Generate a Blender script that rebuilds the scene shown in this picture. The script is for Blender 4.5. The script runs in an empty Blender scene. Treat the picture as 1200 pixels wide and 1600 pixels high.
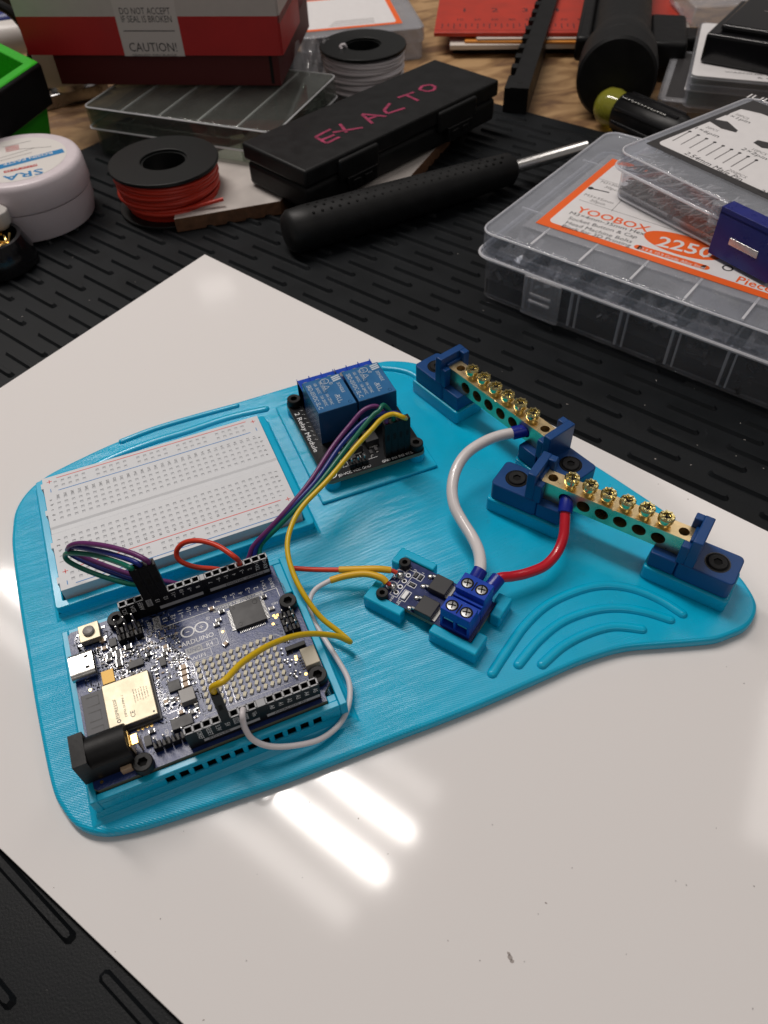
import bpy, bmesh, math, random
from mathutils import Vector, Matrix
R = math.radians
S = 0.001                       # everything is written in millimetres, built in metres
scn = bpy.context.scene
COL = scn.collection
random.seed(7)

# ------------------------------------------------------------------ camera
CR = ((0.92164748, -0.386774398, -0.031168689),      # right
      (-0.312288622, -0.691677227, -0.651197689),    # down
      (0.230307922, 0.609908336, -0.758267817))      # forward
CP = (47.4269878, -102.44010279, 215.04484421)
FPX = 1195.73
cd = bpy.data.cameras.new('camera'); cam = bpy.data.objects.new('camera', cd); COL.objects.link(cam)
m = Matrix(((CR[0][0], -CR[1][0], -CR[2][0], CP[0]*S), (CR[0][1], -CR[1][1], -CR[2][1], CP[1]*S),
            (CR[0][2], -CR[1][2], -CR[2][2], CP[2]*S), (0, 0, 0, 1)))
cam.matrix_world = m
cd.sensor_fit = 'VERTICAL'; cd.sensor_height = 36; cd.lens = FPX/1600*36
cd.clip_start = 0.01; cd.clip_end = 50
cd.dof.use_dof = True; cd.dof.focus_distance = 0.25; cd.dof.aperture_fstop = 22.0
scn.camera = cam

# ------------------------------------------------------------------ light
w = bpy.data.worlds.new('World'); scn.world = w; w.use_nodes = True
bg = w.node_tree.nodes['Background']; bg.inputs[0].default_value = (1.0, 0.93, 0.89, 1); bg.inputs[1].default_value = 0.145

def tube_light(name, a, b, width, radiance, col=(1, .935, .885)):
    a = Vector(a)*S; b = Vector(b)*S; d = b-a; L = d.length; wd = width*S
    l = bpy.data.lights.new(name, 'AREA'); l.shape = 'RECTANGLE'; l.size = L; l.size_y = wd
    l.energy = radiance*math.pi*L*wd; l.color = col
    o = bpy.data.objects.new(name, l); COL.objects.link(o)
    x = d.normalized(); z = Vector((0, 0, 1)); y = z.cross(x)
    o.matrix_world = Matrix(((x.x, y.x, z.x, (a.x+b.x)/2), (x.y, y.y, z.y, (a.y+b.y)/2), (x.z, y.z, z.z, (a.z+b.z)/2), (0, 0, 0, 1)))
LP = 66
tube_light('ceiling_tube_light', (178, 347, 1500), (-508, 1503, 1500), 34, LP*1.12)
tube_light('ceiling_tube_light', (266, 399, 1500), (-420, 1555, 1500), 32, LP*1.05)
tube_light('ceiling_tube_light', (84, 300, 1500), (-602, 1456, 1500), 50, LP*.10)
tube_light('ceiling_tube_light', (350, 450, 1500), (-336, 1606, 1500), 50, LP*.08)
tube_light('far_ceiling_light', (345, 2640, 1500), (480, 2640, 1500), 150, 2.0)
tube_light('near_ceiling_light', (962, 60, 1500), (1260, 330, 1500), 150, 4)
tube_light('rear_fill_light', (-300, -1500, 1800), (900, -1500, 1800), 320, 3.6)  # unseen fill lamp added behind the camera to brighten front faces
tube_light('side_ceiling_light', (1500, 200, 1500), (1500, 1400, 1500), 250, 3)

scn.cycles.transparent_max_bounces = 48; scn.cycles.max_bounces = 10
scn.view_settings.view_transform = 'Standard'; scn.view_settings.look = 'None'
scn.view_settings.exposure = 0; scn.view_settings.gamma = 1

# ------------------------------------------------------------------ measuring: a picture point on a known height
def U(px, py, z):
    k = ((px-600)/FPX, (py-800)/FPX, 1)
    d = [CR[0][i]*k[0]+CR[1][i]*k[1]+CR[2][i]*k[2] for i in range(3)]
    s = (z-CP[2])/d[2]
    return Vector((CP[0]+d[0]*s, CP[1]+d[1]*s, z))

# ------------------------------------------------------------------ materials
MT = {}
def mat(name, col, rough=.5, metal=0, spec=.5, coat=0, noise=0, nscale=200, bump=0, bscale=800, alpha=None, trans=0, sss=0, ior=1.45, crough=.05):
    m = bpy.data.materials.new(name); m.use_nodes = True; nt = m.node_tree; p = nt.nodes['Principled BSDF']
    p.inputs['Base Color'].default_value = (*col, 1); p.inputs['Roughness'].default_value = rough
    p.inputs['Metallic'].default_value = metal; p.inputs['Specular IOR Level'].default_value = spec; p.inputs['IOR'].default_value = ior
    p.inputs['Coat Weight'].default_value = coat; p.inputs['Coat Roughness'].default_value = crough
    if trans: p.inputs['Transmission Weight'].default_value = trans
    if sss:
        p.inputs['Subsurface Weight'].default_value = sss; p.inputs['Subsurface Radius'].default_value = (.001, .001, .001); p.inputs['Subsurface Scale'].default_value = 1
    if noise or bump:
        tc = nt.nodes.new('ShaderNodeTexCoord')
    if noise:
        n = nt.nodes.new('ShaderNodeTexNoise'); n.inputs['Scale'].default_value = nscale; n.inputs['Detail'].default_value = 5
        nt.links.new(tc.outputs['Object'], n.inputs['Vector'])
        mr = nt.nodes.new('ShaderNodeMapRange'); mr.inputs['From Min'].default_value = .3; mr.inputs['From Max'].default_value = .7
        mr.inputs['To Min'].default_value = 1-noise; mr.inputs['To Max'].default_value = 1+noise
        nt.links.new(n.outputs['Fac'], mr.inputs['Value'])
        mx = nt.nodes.new('ShaderNodeVectorMath'); mx.operation = 'SCALE'; mx.inputs[0].default_value = col
        nt.links.new(mr.outputs[0], mx.inputs['Scale']); nt.links.new(mx.outputs[0], p.inputs['Base Color'])
        mr2 = nt.nodes.new('ShaderNodeMapRange'); mr2.inputs['To Min'].default_value = max(0, rough-.12); mr2.inputs['To Max'].default_value = min(1, rough+.12)
        nt.links.new(n.outputs['Fac'], mr2.inputs['Value']); nt.links.new(mr2.outputs[0], p.inputs['Roughness'])
    if bump:
        n = nt.nodes.new('ShaderNodeTexNoise'); n.inputs['Scale'].default_value = bscale; n.inputs['Detail'].default_value = 3
        nt.links.new(tc.outputs['Object'], n.inputs['Vector'])
        b = nt.nodes.new('ShaderNodeBump'); b.inputs['Strength'].default_value = bump; b.inputs['Distance'].default_value = .0003
        nt.links.new(n.outputs['Fac'], b.inputs['Height']); nt.links.new(b.outputs[0], p.inputs['Normal'])
    MT[name] = m
    return m

def clear(name, tint, body=(.5, .5, .5), amount=.15, rough=.1):
    m = bpy.data.materials.new(name); m.use_nodes = True; nt = m.node_tree; nt.nodes.clear()
    out = nt.nodes.new('ShaderNodeOutputMaterial'); t = nt.nodes.new('ShaderNodeBsdfTransparent'); t.inputs[0].default_value = (*tint, 1)
    d = nt.nodes.new('ShaderNodeBsdfDiffuse'); d.inputs[0].default_value = (*body, 1)
    g = nt.nodes.new('ShaderNodeBsdfGlossy'); g.inputs['Roughness'].default_value = rough
    lw = nt.nodes.new('ShaderNodeLayerWeight'); lw.inputs[0].default_value = .5
    pw = nt.nodes.new('ShaderNodeMath'); pw.operation = 'POWER'; pw.inputs[1].default_value = 4; nt.links.new(lw.outputs['Facing'], pw.inputs[0])
    fr = nt.nodes.new('ShaderNodeMath'); fr.operation = 'MULTIPLY_ADD'; fr.inputs[1].default_value = .8; fr.inputs[2].default_value = .045; nt.links.new(pw.outputs[0], fr.inputs[0])
    tc = nt.nodes.new('ShaderNodeTexCoord'); n = nt.nodes.new('ShaderNodeTexNoise'); n.inputs['Scale'].default_value = 60; n.inputs['Detail'].default_value = 6
    nt.links.new(tc.outputs['Object'], n.inputs['Vector'])
    mr = nt.nodes.new('ShaderNodeMapRange'); mr.inputs['From Min'].default_value = .35; mr.inputs['From Max'].default_value = .75
    mr.inputs['To Min'].default_value = amount*.85; mr.inputs['To Max'].default_value = amount*1.2
    nt.links.new(n.outputs['Fac'], mr.inputs['Value'])
    bu = nt.nodes.new('ShaderNodeBump'); bu.inputs['Strength'].default_value = .08; bu.inputs['Distance'].default_value = .0004; nt.links.new(n.outputs['Fac'], bu.inputs['Height'])
    nt.links.new(bu.outputs[0], g.inputs['Normal'])
    a = nt.nodes.new('ShaderNodeMixShader'); b = nt.nodes.new('ShaderNodeMixShader')
    nt.links.new(mr.outputs[0], a.inputs[0]); nt.links.new(t.outputs[0], a.inputs[1]); nt.links.new(d.outputs[0], a.inputs[2])
    nt.links.new(fr.outputs[0], b.inputs[0]); nt.links.new(a.outputs[0], b.inputs[1]); nt.links.new(g.outputs[0], b.inputs[2])
    nt.links.new(b.outputs[0], out.inputs[0]); MT[name] = m
    return m

def teal(name, lines):
    m = mat(name, (.0005, .42, .66), rough=.25, spec=.55, noise=.05, nscale=90)
    nt = m.node_tree; p = nt.nodes['Principled BSDF']
    geo = nt.nodes.new('ShaderNodeNewGeometry'); sx = nt.nodes.new('ShaderNodeSeparateXYZ'); nt.links.new(geo.outputs['Position'], sx.inputs[0])
    nz = nt.nodes.new('ShaderNodeTexNoise'); nz.inputs['Scale'].default_value = 45; nz.inputs['Detail'].default_value = 4
    nt.links.new(geo.outputs['Position'], nz.inputs['Vector'])
    if lines:
        add = nt.nodes.new('ShaderNodeMath'); add.operation = 'ADD'; nt.links.new(sx.outputs[0], add.inputs[0]); 
        sc = nt.nodes.new('ShaderNodeMath'); sc.operation = 'MULTIPLY'; sc.inputs[1].default_value = 1.3; nt.links.new(sx.outputs[1], sc.inputs[0])
        nt.links.new(sc.outputs[0], add.inputs[1])
        mu = nt.nodes.new('ShaderNodeMath'); mu.operation = 'MULTIPLY_ADD'; mu.inputs[1].default_value = 2*math.pi/.0010
        nt.links.new(add.outputs[0], mu.inputs[0]); 
        nn = nt.nodes.new('ShaderNodeMath'); nn.operation = 'MULTIPLY'; nn.inputs[1].default_value = .7; nt.links.new(nz.outputs['Fac'], nn.inputs[0]); nt.links.new(nn.outputs[0], mu.inputs[2])
        si = nt.nodes.new('ShaderNodeMath'); si.operation = 'SINE'; nt.links.new(mu.outputs[0], si.inputs[0])
        # streaks along the print lines vary each line's height
        mp = nt.nodes.new('ShaderNodeMapping'); mp.inputs['Rotation'].default_value = (0, 0, R(37.6)); mp.inputs['Scale'].default_value = (60, 900, 60)
        nt.links.new(geo.outputs['Position'], mp.inputs[0])
        n2 = nt.nodes.new('ShaderNodeTexNoise'); n2.inputs['Scale'].default_value = 1; n2.inputs['Detail'].default_value = 3; nt.links.new(mp.outputs[0], n2.inputs['Vector'])
        mr = nt.nodes.new('ShaderNodeMapRange'); mr.inputs['From Min'].default_value = .35; mr.inputs['From Max'].default_value = .65; mr.inputs['To Min'].default_value = .45; mr.inputs['To Max'].default_value = 1
        nt.links.new(n2.outputs['Fac'], mr.inputs['Value'])
        h = nt.nodes.new('ShaderNodeMath'); h.operation = 'MULTIPLY'; nt.links.new(si.outputs[0], h.inputs[0]); nt.links.new(mr.outputs[0], h.inputs[1])
        fx = nt.nodes.new('ShaderNodeMapRange'); fx.inputs['From Min'].default_value = .085; fx.inputs['From Max'].default_value = .14
        fx.inputs['To Min'].default_value = 1; fx.inputs['To Max'].default_value = .3; nt.links.new(sx.outputs[0], fx.inputs['Value'])
        h0 = h; h = nt.nodes.new('ShaderNodeMath'); h.operation = 'MULTIPLY'; nt.links.new(h0.outputs[0], h.inputs[0]); nt.links.new(fx.outputs[0], h.inputs[1])
        dist = .00006; stren = .65
    else:
        si = nt.nodes.new('ShaderNodeMath'); si.operation = 'MULTIPLY'; si.inputs[1].default_value = 2*math.pi/.0006; nt.links.new(sx.outputs[2], si.inputs[0])
        h = nt.nodes.new('ShaderNodeMath'); h.operation = 'SINE'; nt.links.new(si.outputs[0], h.inputs[0]); dist = .00004; stren = .5
    n4 = nt.nodes.new('ShaderNodeTexNoise'); n4.inputs['Scale'].default_value = 28; n4.inputs['Detail'].default_value = 6; nt.links.new(geo.outputs['Position'], n4.inputs['Vector'])
    m4 = nt.nodes.new('ShaderNodeMapRange'); m4.inputs['From Min'].default_value = .3; m4.inputs['From Max'].default_value = .7; m4.inputs['To Min'].default_value = .17; m4.inputs['To Max'].default_value = .38
    nt.links.new(n4.outputs['Fac'], m4.inputs['Value']); nt.links.new(m4.outputs[0], p.inputs['Roughness'])
    b = nt.nodes.new('ShaderNodeBump'); b.inputs['Strength'].default_value = stren; b.inputs['Distance'].default_value = dist
    nt.links.new(h.outputs[0], b.inputs['Height']); nt.links.new(b.outputs[0], p.inputs['Normal'])
    return m
teal('teal', True); teal('teal_wall', False)

mat('panel', (.78, .752, .738), rough=.085, spec=.5)
mat('panel_edge', (.45, .43, .42), rough=.4)
mat('rubber', (.0045, .0058, .0072), rough=.5, spec=.24, noise=.2, nscale=60, bump=.2, bscale=1500)
mat('pcb', (.010, .030, .14), rough=.34, coat=.2, noise=.2, nscale=400, bump=.25, bscale=1800, crough=.25)
mat('trace', (.045, .07, .17), rough=.32, coat=.3, bump=.2)
mat('pcb_black', (.005, .006, .008), rough=.35, spec=.3)
mat('pcb_blue', (.008, .02, .11), rough=.3, coat=.4, noise=.2, nscale=400)
mat('pcb_edge', (.16, .15, .10), rough=.6)
mat('black', (.004, .004, .0045), rough=.4, spec=.3, noise=.3, nscale=150)
mat('black_gloss', (.006, .006, .007), rough=.15)
mat('black_matt', (.006, .0062, .0066), rough=.5, spec=.32, noise=.3, nscale=120, bump=.12)
mat('chip', (.030, .030, .032), rough=.45, noise=.1, nscale=300)
mat('hole', (.002, .002, .002), rough=.9)
mat('print_white', (.86, .87, .88), rough=.5)
mat('print_grey', (.42, .43, .45), rough=.5)
mat('print_dim', (.50, .56, .62), rough=.5)
mat('ink', (.02, .02, .025), rough=.6)
mat('smudge', (.34, .30, .28), rough=.5)
mat('ink_grey', (.16, .15, .15), rough=.6)
mat('silver', (.66, .65, .62), rough=.26, metal=1, noise=.08, nscale=300)
mat('solder', (.5, .5, .49), rough=.3, metal=1)
mat('steel', (.45, .45, .45), rough=.3, metal=1, noise=.2, nscale=200)
mat('chrome', (.85, .84, .82), rough=.18, metal=1)
mat('gold', (.9, .62, .22), rough=.25, metal=1)
mat('shield', (.50, .45, .34), rough=.5, metal=1, noise=.06, nscale=250)
mat('brass', (.88, .68, .38), rough=.3, metal=1, noise=.12, nscale=250)
mat('brass_side', (.72, .64, .38), rough=.3, metal=1, noise=.15, nscale=250)
mat('screw_brass', (.68, .58, .28), rough=.2, metal=1, noise=.3, nscale=500, bump=.15, bscale=900)
mat('holder_blue', (.003, .052, .20), rough=.36, noise=.12, nscale=100, bump=.1, bscale=500)
mat('terminal_blue', (.006, .055, .44), rough=.3, noise=.1, nscale=150)
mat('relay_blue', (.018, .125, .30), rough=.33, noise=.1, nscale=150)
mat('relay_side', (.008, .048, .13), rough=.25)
mat('sleeve_blue', (.006, .018, .26), rough=.3)
mat('bb_white', (.64, .655, .68), rough=.45, sss=0.0, noise=.02)
mat('bb_hole', (.56, .57, .59), rough=.6)
mat('red_line', (.75, .10, .09), rough=.5)
mat('blue_line', (.05, .23, .55), rough=.5)
mat('w_purple', (.13, .022, .13), rough=.35); mat('w_blue', (.010, .022, .20), rough=.35)
mat('w_green', (.0, .135, .085), rough=.35); mat('w_yellow', (.66, .44, .006), rough=.35)
mat('w_red', (.62, .045, .018), rough=.33); mat('w_white', (.70, .66, .68), rough=.35)
mat('w_bigred', (.52, .008, .022), rough=.25, coat=.3); mat('w_bigwhite', (.68, .64, .64), rough=.27, coat=.2)
mat('shrink', (.72, .42, .02), rough=.4)
mat('led', (.60, .55, .40), rough=.45); mat('beige', (.52, .47, .36), rough=.45, noise=.05)
mat('tan', (.46, .33, .22), rough=.4); mat('grey_part', (.26, .25, .24), rough=.4, noise=.1)
mat('antenna', (.06, .062, .07), rough=.45)
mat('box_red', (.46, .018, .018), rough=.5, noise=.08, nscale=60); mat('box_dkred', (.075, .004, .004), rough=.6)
mat('box_white', (.55, .50, .47), rough=.5, noise=.03)
mat('sticker', (.62, .57, .54), rough=.4)
mat('label_white', (.74, .72, .72), rough=.35, noise=.02); mat('orange', (.85, .13, .02), rough=.35); mat('label_dark', (.035, .033, .034), rough=.35)
mat('jar', (.64, .57, .60), rough=.38, sss=.0, noise=.02); mat('jar_label', (.70, .67, .64), rough=.3)
mat('jar_blue', (.02, .20, .45), rough=.4); mat('jar_red', (.45, .04, .04), rough=.4)
mat('green', (.035, .42, .02), rough=.3, noise=.06, nscale=30)
mat('wire_red', (.50, .030, .012), rough=.35); mat('spool_black', (.006, .007, .007), rough=.45, spec=.4)
mat('wire_white', (.70, .66, .68), rough=.4)
mat('pink', (.27, .025, .075), rough=.5, noise=.45, nscale=250)
mat('ruler', (.44, .035, .018), rough=.35, noise=.1, nscale=60); mat('paper', (.62, .56, .50), rough=.6); mat('paper_orange', (.70, .28, .05), rough=.5)
mat('offcut', (.50, .46, .43), rough=.45, noise=.15, nscale=40); mat('offcut_edge', (.15, .07, .035), rough=.7, noise=.3, nscale=300)
mat('yellow_clear', (.58, .56, .07), rough=.08, trans=.65, ior=1.45)
mat('latch_blue', (.008, .014, .17), rough=.3, noise=.08)
mat('white_plastic', (.60, .57, .54), rough=.35); mat('blue_cap', (.01, .02, .15), rough=.35)
mat('bolt', (.012, .012, .013), rough=.3)
mat('fuse', (.42, .26, .07), rough=.45, metal=.5)
clear('clear_box', (.93, .94, .96), (.72, .72, .76), .10, .08)
clear('clear_frost', (.85, .86, .88), (.74, .74, .78), .24, .12)
clear('clear_edge', (.9, .9, .92), (.85, .85, .88), .62, .12)  # paler plastic: bright edge highlights put into the colour
clear('clear_lid', (.95, .96, .98), (.74, .77, .84), .18, .07)
mat('pin_metal', (.52, .51, .50), rough=.35, metal=.0)
clear('clear_dark', (.78, .81, .78), (.45, .47, .44), .08, .08)
clear('clear_bag', (.96, .96, .97), (.8, .78, .80), .22, .12)

def wood():
    m = bpy.data.materials.new('wood'); m.use_nodes = True; nt = m.node_tree; p = nt.nodes['Principled BSDF']; MT['wood'] = m
    tc = nt.nodes.new('ShaderNodeTexCoord')
    n = nt.nodes.new('ShaderNodeTexNoise'); n.inputs['Scale'].default_value = 26; n.inputs['Detail'].default_value = 9; n.inputs['Distortion'].default_value = 1.2
    mp = nt.nodes.new('ShaderNodeMapping'); mp.inputs['Scale'].default_value = (1, 2.2, 1); mp.inputs['Rotation'].default_value = (0, 0, .5)
    nt.links.new(tc.outputs['Object'], mp.inputs[0]); nt.links.new(mp.outputs[0], n.inputs['Vector'])
    cr = nt.nodes.new('ShaderNodeValToRGB'); e = cr.color_ramp.elements
    e[0].position = .36; e[0].color = (.16, .085, .04, 1); e[1].position = .62; e[1].color = (.42, .26, .125, 1)
    x = cr.color_ramp.elements.new(.47); x.color = (.27, .155, .068, 1)
    nt.links.new(n.outputs['Fac'], cr.inputs[0]); nt.links.new(cr.outputs[0], p.inputs['Base Color']); p.inputs['Roughness'].default_value = .5
wood()

# ------------------------------------------------------------------ mesh builder (millimetres)
_tc = {}
class B:
    def __init__(s, mt='black'):
        s.bm = bmesh.new(); s.mats = []; s.m(mt)
    def m(s, mt):
        if mt not in s.mats: s.mats.append(mt)
        s.cur = s.mats.index(mt); return s
    def face(s, vs):
        try: f = s.bm.faces.new(vs)
        except ValueError: return None
        f.material_index = s.cur; return f
    def V(s, p): return s.bm.verts.new(p)
    def box(s, x0, x1, y0, y1, z0, z1, M=None):
        c = [(x0, y0, z0), (x1, y0, z0), (x1, y1, z0), (x0, y1, z0), (x0, y0, z1), (x1, y0, z1), (x1, y1, z1), (x0, y1, z1)]
        if M is not None: c = [M @ Vector(p) for p in c]
        v = [s.V(p) for p in c]
        for f in ((3, 2, 1, 0), (4, 5, 6, 7), (0, 1, 5, 4), (1, 2, 6, 5), (2, 3, 7, 6), (3, 0, 4, 7)): s.face([v[i] for i in f])
        return s
    def cbox(s, x, y, w, d, z0, z1, rot=0):
        return s.box(-w/2, w/2, -d/2, d/2, z0, z1, Matrix.Translation((x, y, 0)) @ Matrix.Rotation(R(rot), 4, 'Z'))
    def prism(s, pts, z0, z1, M=None, taper=0):
        a = [Vector((p[0], p[1], z0)) for p in pts]; b = [Vector((p[0], p[1], z1)) for p in pts]
        if M is not None: a = [M @ p for p in a]; b = [M @ p for p in b]
        a = [s.V(p) for p in a]; b = [s.V(p) for p in b]; n = len(a)
        s.face(b); s.face(a[::-1])
        for i in range(n): s.face([a[i], a[(i+1) % n], b[(i+1) % n], b[i]])
        return s
    def lathe(s, prof, n=32, M=None, closed_top=True, closed_bot=True):
        rings = []
        for r, z in prof:
            rg = []
            for i in range(n):
                p = Vector((r*math.cos(2*math.pi*i/n), r*math.sin(2*math.pi*i/n), z))
                rg.append(s.V(M @ p if M is not None else p))
            rings.append(rg)
        for a, b in zip(rings, rings[1:]):
            for i in range(n): s.face([a[i], a[(i+1) % n], b[(i+1) % n], b[i]])
        if closed_bot: s.face(rings[0][::-1])
        if closed_top: s.face(rings[-1])
        return s
    def cyl(s, x, y, z0, z1, r, n=24, r2=None):
        return s.lathe([(r, z0), (r if r2 is None else r2, z1)], n, Matrix.Translation((x, y, 0)))
    def tube(s, pts, r, n=12, rf=None):
        P = [Vector(p) for p in pts]; up = None; rings = []
        for i, p in enumerate(P):
            t = (P[min(i+1, len(P)-1)]-P[max(i-1, 0)]).normalized()
            if up is None: up = t.orthogonal().normalized()
            up = (up-t*up.dot(t)).normalized(); sd = t.cross(up)
            rr = r if rf is None else rf(i/(len(P)-1))*r
            rings.append([s.V(p+(up*math.cos(2*math.pi*k/n)+sd*math.sin(2*math.pi*k/n))*rr) for k in range(n)])
        for a, b in zip(rings, rings[1:]):
            for i in range(n): s.face([a[i], a[(i+1) % n], b[(i+1) % n], b[i]])
        s.face(rings[0][::-1]); s.face(rings[-1]); return s
    def ball(s, c, r, n=12, sq=1):
        pr = [(max(.02, r*math.sin(math.pi*k/8)), -r*sq*math.cos(math.pi*k/8)) for k in range(9)]
        return s.lathe(pr, n, Matrix.Translation(c))
    def quad(s, a, b, c, d): s.face([s.V(a), s.V(b), s.V(c), s.V(d)]); return s
    def text(s, txt, o, xd, yd, h, align='c', width=None, lift=.04, bold=0):
        """flat lettering: o anchor on the baseline, xd reading direction, yd up direction, h cap height"""
        key = (txt, bold)
        if key not in _tc:
            c = bpy.data.curves.new('t', 'FONT'); c.body = txt; c.offset = bold; c.size = 1; c.resolution_u = 2; c.fill_mode = 'FRONT'
            ob = bpy.data.objects.new('t', c); COL.objects.link(ob); bpy.context.view_layer.update()
            me = bpy.data.meshes.new_from_object(ob); bpy.data.objects.remove(ob)
            vs = [tuple(v.co) for v in me.vertices]; fs = [tuple(p.vertices) for p in me.polygons]; bpy.data.meshes.remove(me)
            _tc[key] = (vs, fs)
        vs, fs = _tc[key]
        if not vs: return s
        x0 = min(v[0] for v in vs); x1 = max(v[0] for v in vs); k = h/.70
        kx = k if width is None else width/(x1-x0)
        off = {'c': (x0+x1)/2, 'l': x0, 'r': x1}[align]
        o = Vector(o); xd = Vector(xd).normalized(); yd = Vector(yd).normalized(); nn = xd.cross(yd)*lift
        vv = [s.V(o+xd*((v[0]-off)*kx)+yd*(v[1]*k)+nn) for v in vs]
        for f in fs: s.face([vv[i] for i in f])
        return s
    def tpx(s, txt, a, b, z, h, lift=.04, bold=0):
        """lettering whose baseline runs between two measured points on the plane z"""
        A = U(*a, z); Bp = U(*b, z); d = Bp-A
        return s.text(txt, A, d, (-d.y, d.x, 0), h, 'l', d.length, lift, bold)
    def line(s, a, b, wd, lift=.04, nrm=(0, 0, 1)):
        a = Vector(a); b = Vector(b); n = Vector(nrm); d = (b-a).normalized(); t = n.cross(d)*wd/2; l = n*lift
        return s.quad(a-t+l, b-t+l, b+t+l, a+t+l)
    def ring(s, c, r, wd, n=24, sx=1, rot=0, lift=.04, xd=(1, 0, 0), yd=(0, 1, 0), a0=0, a1=360):
        c = Vector(c); xd = Vector(xd); yd = Vector(yd); nn = xd.cross(yd)*lift; vs = []
        full = abs(a1-a0) >= 360; k = n if full else n+1
        for i in range(k):
            a = R(a0+(a1-a0)*i/n); ca, sa = math.cos(a), math.sin(a); row = []
            for rr in (r-wd/2, r+wd/2):
                x, y = rr*ca*sx, rr*sa; x, y = x*math.cos(R(rot))-y*math.sin(R(rot)), x*math.sin(R(rot))+y*math.cos(R(rot))
                row.append(s.V(c+xd*x+yd*y+nn))
            vs.append(row)
        for i in range(n):
            a, b = vs[i], vs[(i+1) % k]; s.face([a[0], a[1], b[1], b[0]])
        return s
    def disc(s, c, r, n=20, sx=1, rot=0, lift=.04):
        c = Vector(c); vs = []
        for i in range(n):
            a = 2*math.pi*i/n; x, y = r*sx*math.cos(a), r*math.sin(a)
            vs.append(s.V(c+Vector((x*math.cos(R(rot))-y*math.sin(R(rot)), x*math.sin(R(rot))+y*math.cos(R(rot)), lift))))
        s.face(vs); return s

FR = {}
def thing(name, label, cat, loc=(0, 0, 0), rot=0, group=None):
    o = bpy.data.objects.new(name, None); COL.objects.link(o); o.empty_display_size = .01
    o.location = Vector(loc)*S; o.rotation_euler = (0, 0, R(rot)); o['label'] = label; o['category'] = cat
    if group: o['group'] = group
    FR[o.name] = Matrix.Translation(loc) @ Matrix.Rotation(R(rot), 4, 'Z')
    return o
def part(name, b, parent, world=False, bevel=0, seg=2, ang=35, label=None, fr=None):
    bm = b.bm
    base = FR[parent.name] if parent else Matrix.Identity(4)
    org = Vector((0, 0, 0))
    if world: bmesh.ops.transform(bm, matrix=base.inverted(), verts=bm.verts)
    if fr: bmesh.ops.transform(bm, matrix=base.inverted() @ FR[fr.name], verts=bm.verts)
    if parent is None or True:
        xs = [v.co for v in bm.verts]
        lo = Vector((min(p.x for p in xs), min(p.y for p in xs), min(p.z for p in xs))); hi = Vector((max(p.x for p in xs), max(p.y for p in xs), max(p.z for p in xs)))
        org = Vector(((lo.x+hi.x)/2, (lo.y+hi.y)/2, lo.z))
        bmesh.ops.translate(bm, vec=-org, verts=bm.verts)
    bmesh.ops.scale(bm, vec=(S, S, S), verts=bm.verts)
    me = bpy.data.meshes.new(name); bm.to_mesh(me); bm.free()
    for k in b.mats: me.materials.append(MT[k])
    for p in me.polygons: p.use_smooth = True
    me.set_sharp_from_angle(angle=R(ang))
    o = bpy.data.objects.new(name, me); COL.objects.link(o)
    o.location = org*S
    if parent: o.parent = parent
    FR[o.name] = base @ Matrix.Translation(org)
    if bevel:
        md = o.modifiers.new('bevel', 'BEVEL'); md.width = bevel*S; md.segments = seg; md.limit_method = 'ANGLE'; md.angle_limit = R(40)
    if label: o['label'] = label
    return o
def solo(name, b, label, cat, group=None, **k):
    o = part(name, b, None, **k); o['label'] = label; o['category'] = cat
    if group: o['group'] = group
    return o
def struct(name, b, **k):
    o = part(name, b, None, **k); o['kind'] = 'structure'; return o
def copy_tree(o, parent=None):
    c = o.copy(); COL.objects.link(c); c.parent = parent; FR[c.name] = FR[o.name]
    for ch in list(o.children): copy_tree(ch, c)
    return c
def place(o, x, y, z, rot=0): o.location = (x*S, y*S, z*S); o.rotation_euler = (0, 0, R(rot))

def smooth(pts, k=8, closed=False):
    P = [Vector(p) for p in pts]; n = len(P); out = []
    rng = range(n) if closed else range(n-1)
    for i in rng:
        if closed: a, b, c, d = P[(i-1) % n], P[i], P[(i+1) % n], P[(i+2) % n]
        else: a, b, c, d = P[max(i-1, 0)], P[i], P[i+1], P[min(i+2, n-1)]
        for j in range(k):
            t = j/k
            out.append(.5*((2*b)+(c-a)*t+(2*a-5*b+4*c-d)*t*t+(3*b-a-3*c+d)*t**3))
    if not closed: out.append(P[-1])
    return out
def rrect(x0, x1, y0, y1, r, n=6):
    out = []
    for cx, cy, a in ((x1-r, y1-r, 0), (x0+r, y1-r, 90), (x0+r, y0+r, 180), (x1-r, y0+r, 270)):
        for i in range(n+1): out.append((cx+r*math.cos(R(a+90*i/n)), cy+r*math.sin(R(a+90*i/n))))
    return out
def ringprism(b, outer, inner, z0, z1):
    """hollow frame between two loops of equal length"""
    n = len(outer); o0 = [b.V((p[0], p[1], z0)) for p in outer]; o1 = [b.V((p[0], p[1], z1)) for p in outer]
    i0 = [b.V((p[0], p[1], z0)) for p in inner]; i1 = [b.V((p[0], p[1], z1)) for p in inner]
    for k in range(n):
        j = (k+1) % n
        b.face([o0[k], o0[j], o1[j], o1[k]]); b.face([i0[j], i0[k], i1[k], i1[j]]); b.face([o1[k], o1[j], i1[j], i1[k]]); b.face([o0[j], o0[k], i0[k], i0[j]])

# ================================================================== SETTING
b = B('wood'); b.box(-900, 1300, -700, 1700, -47, -7); struct('workbench_top', b)

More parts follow.
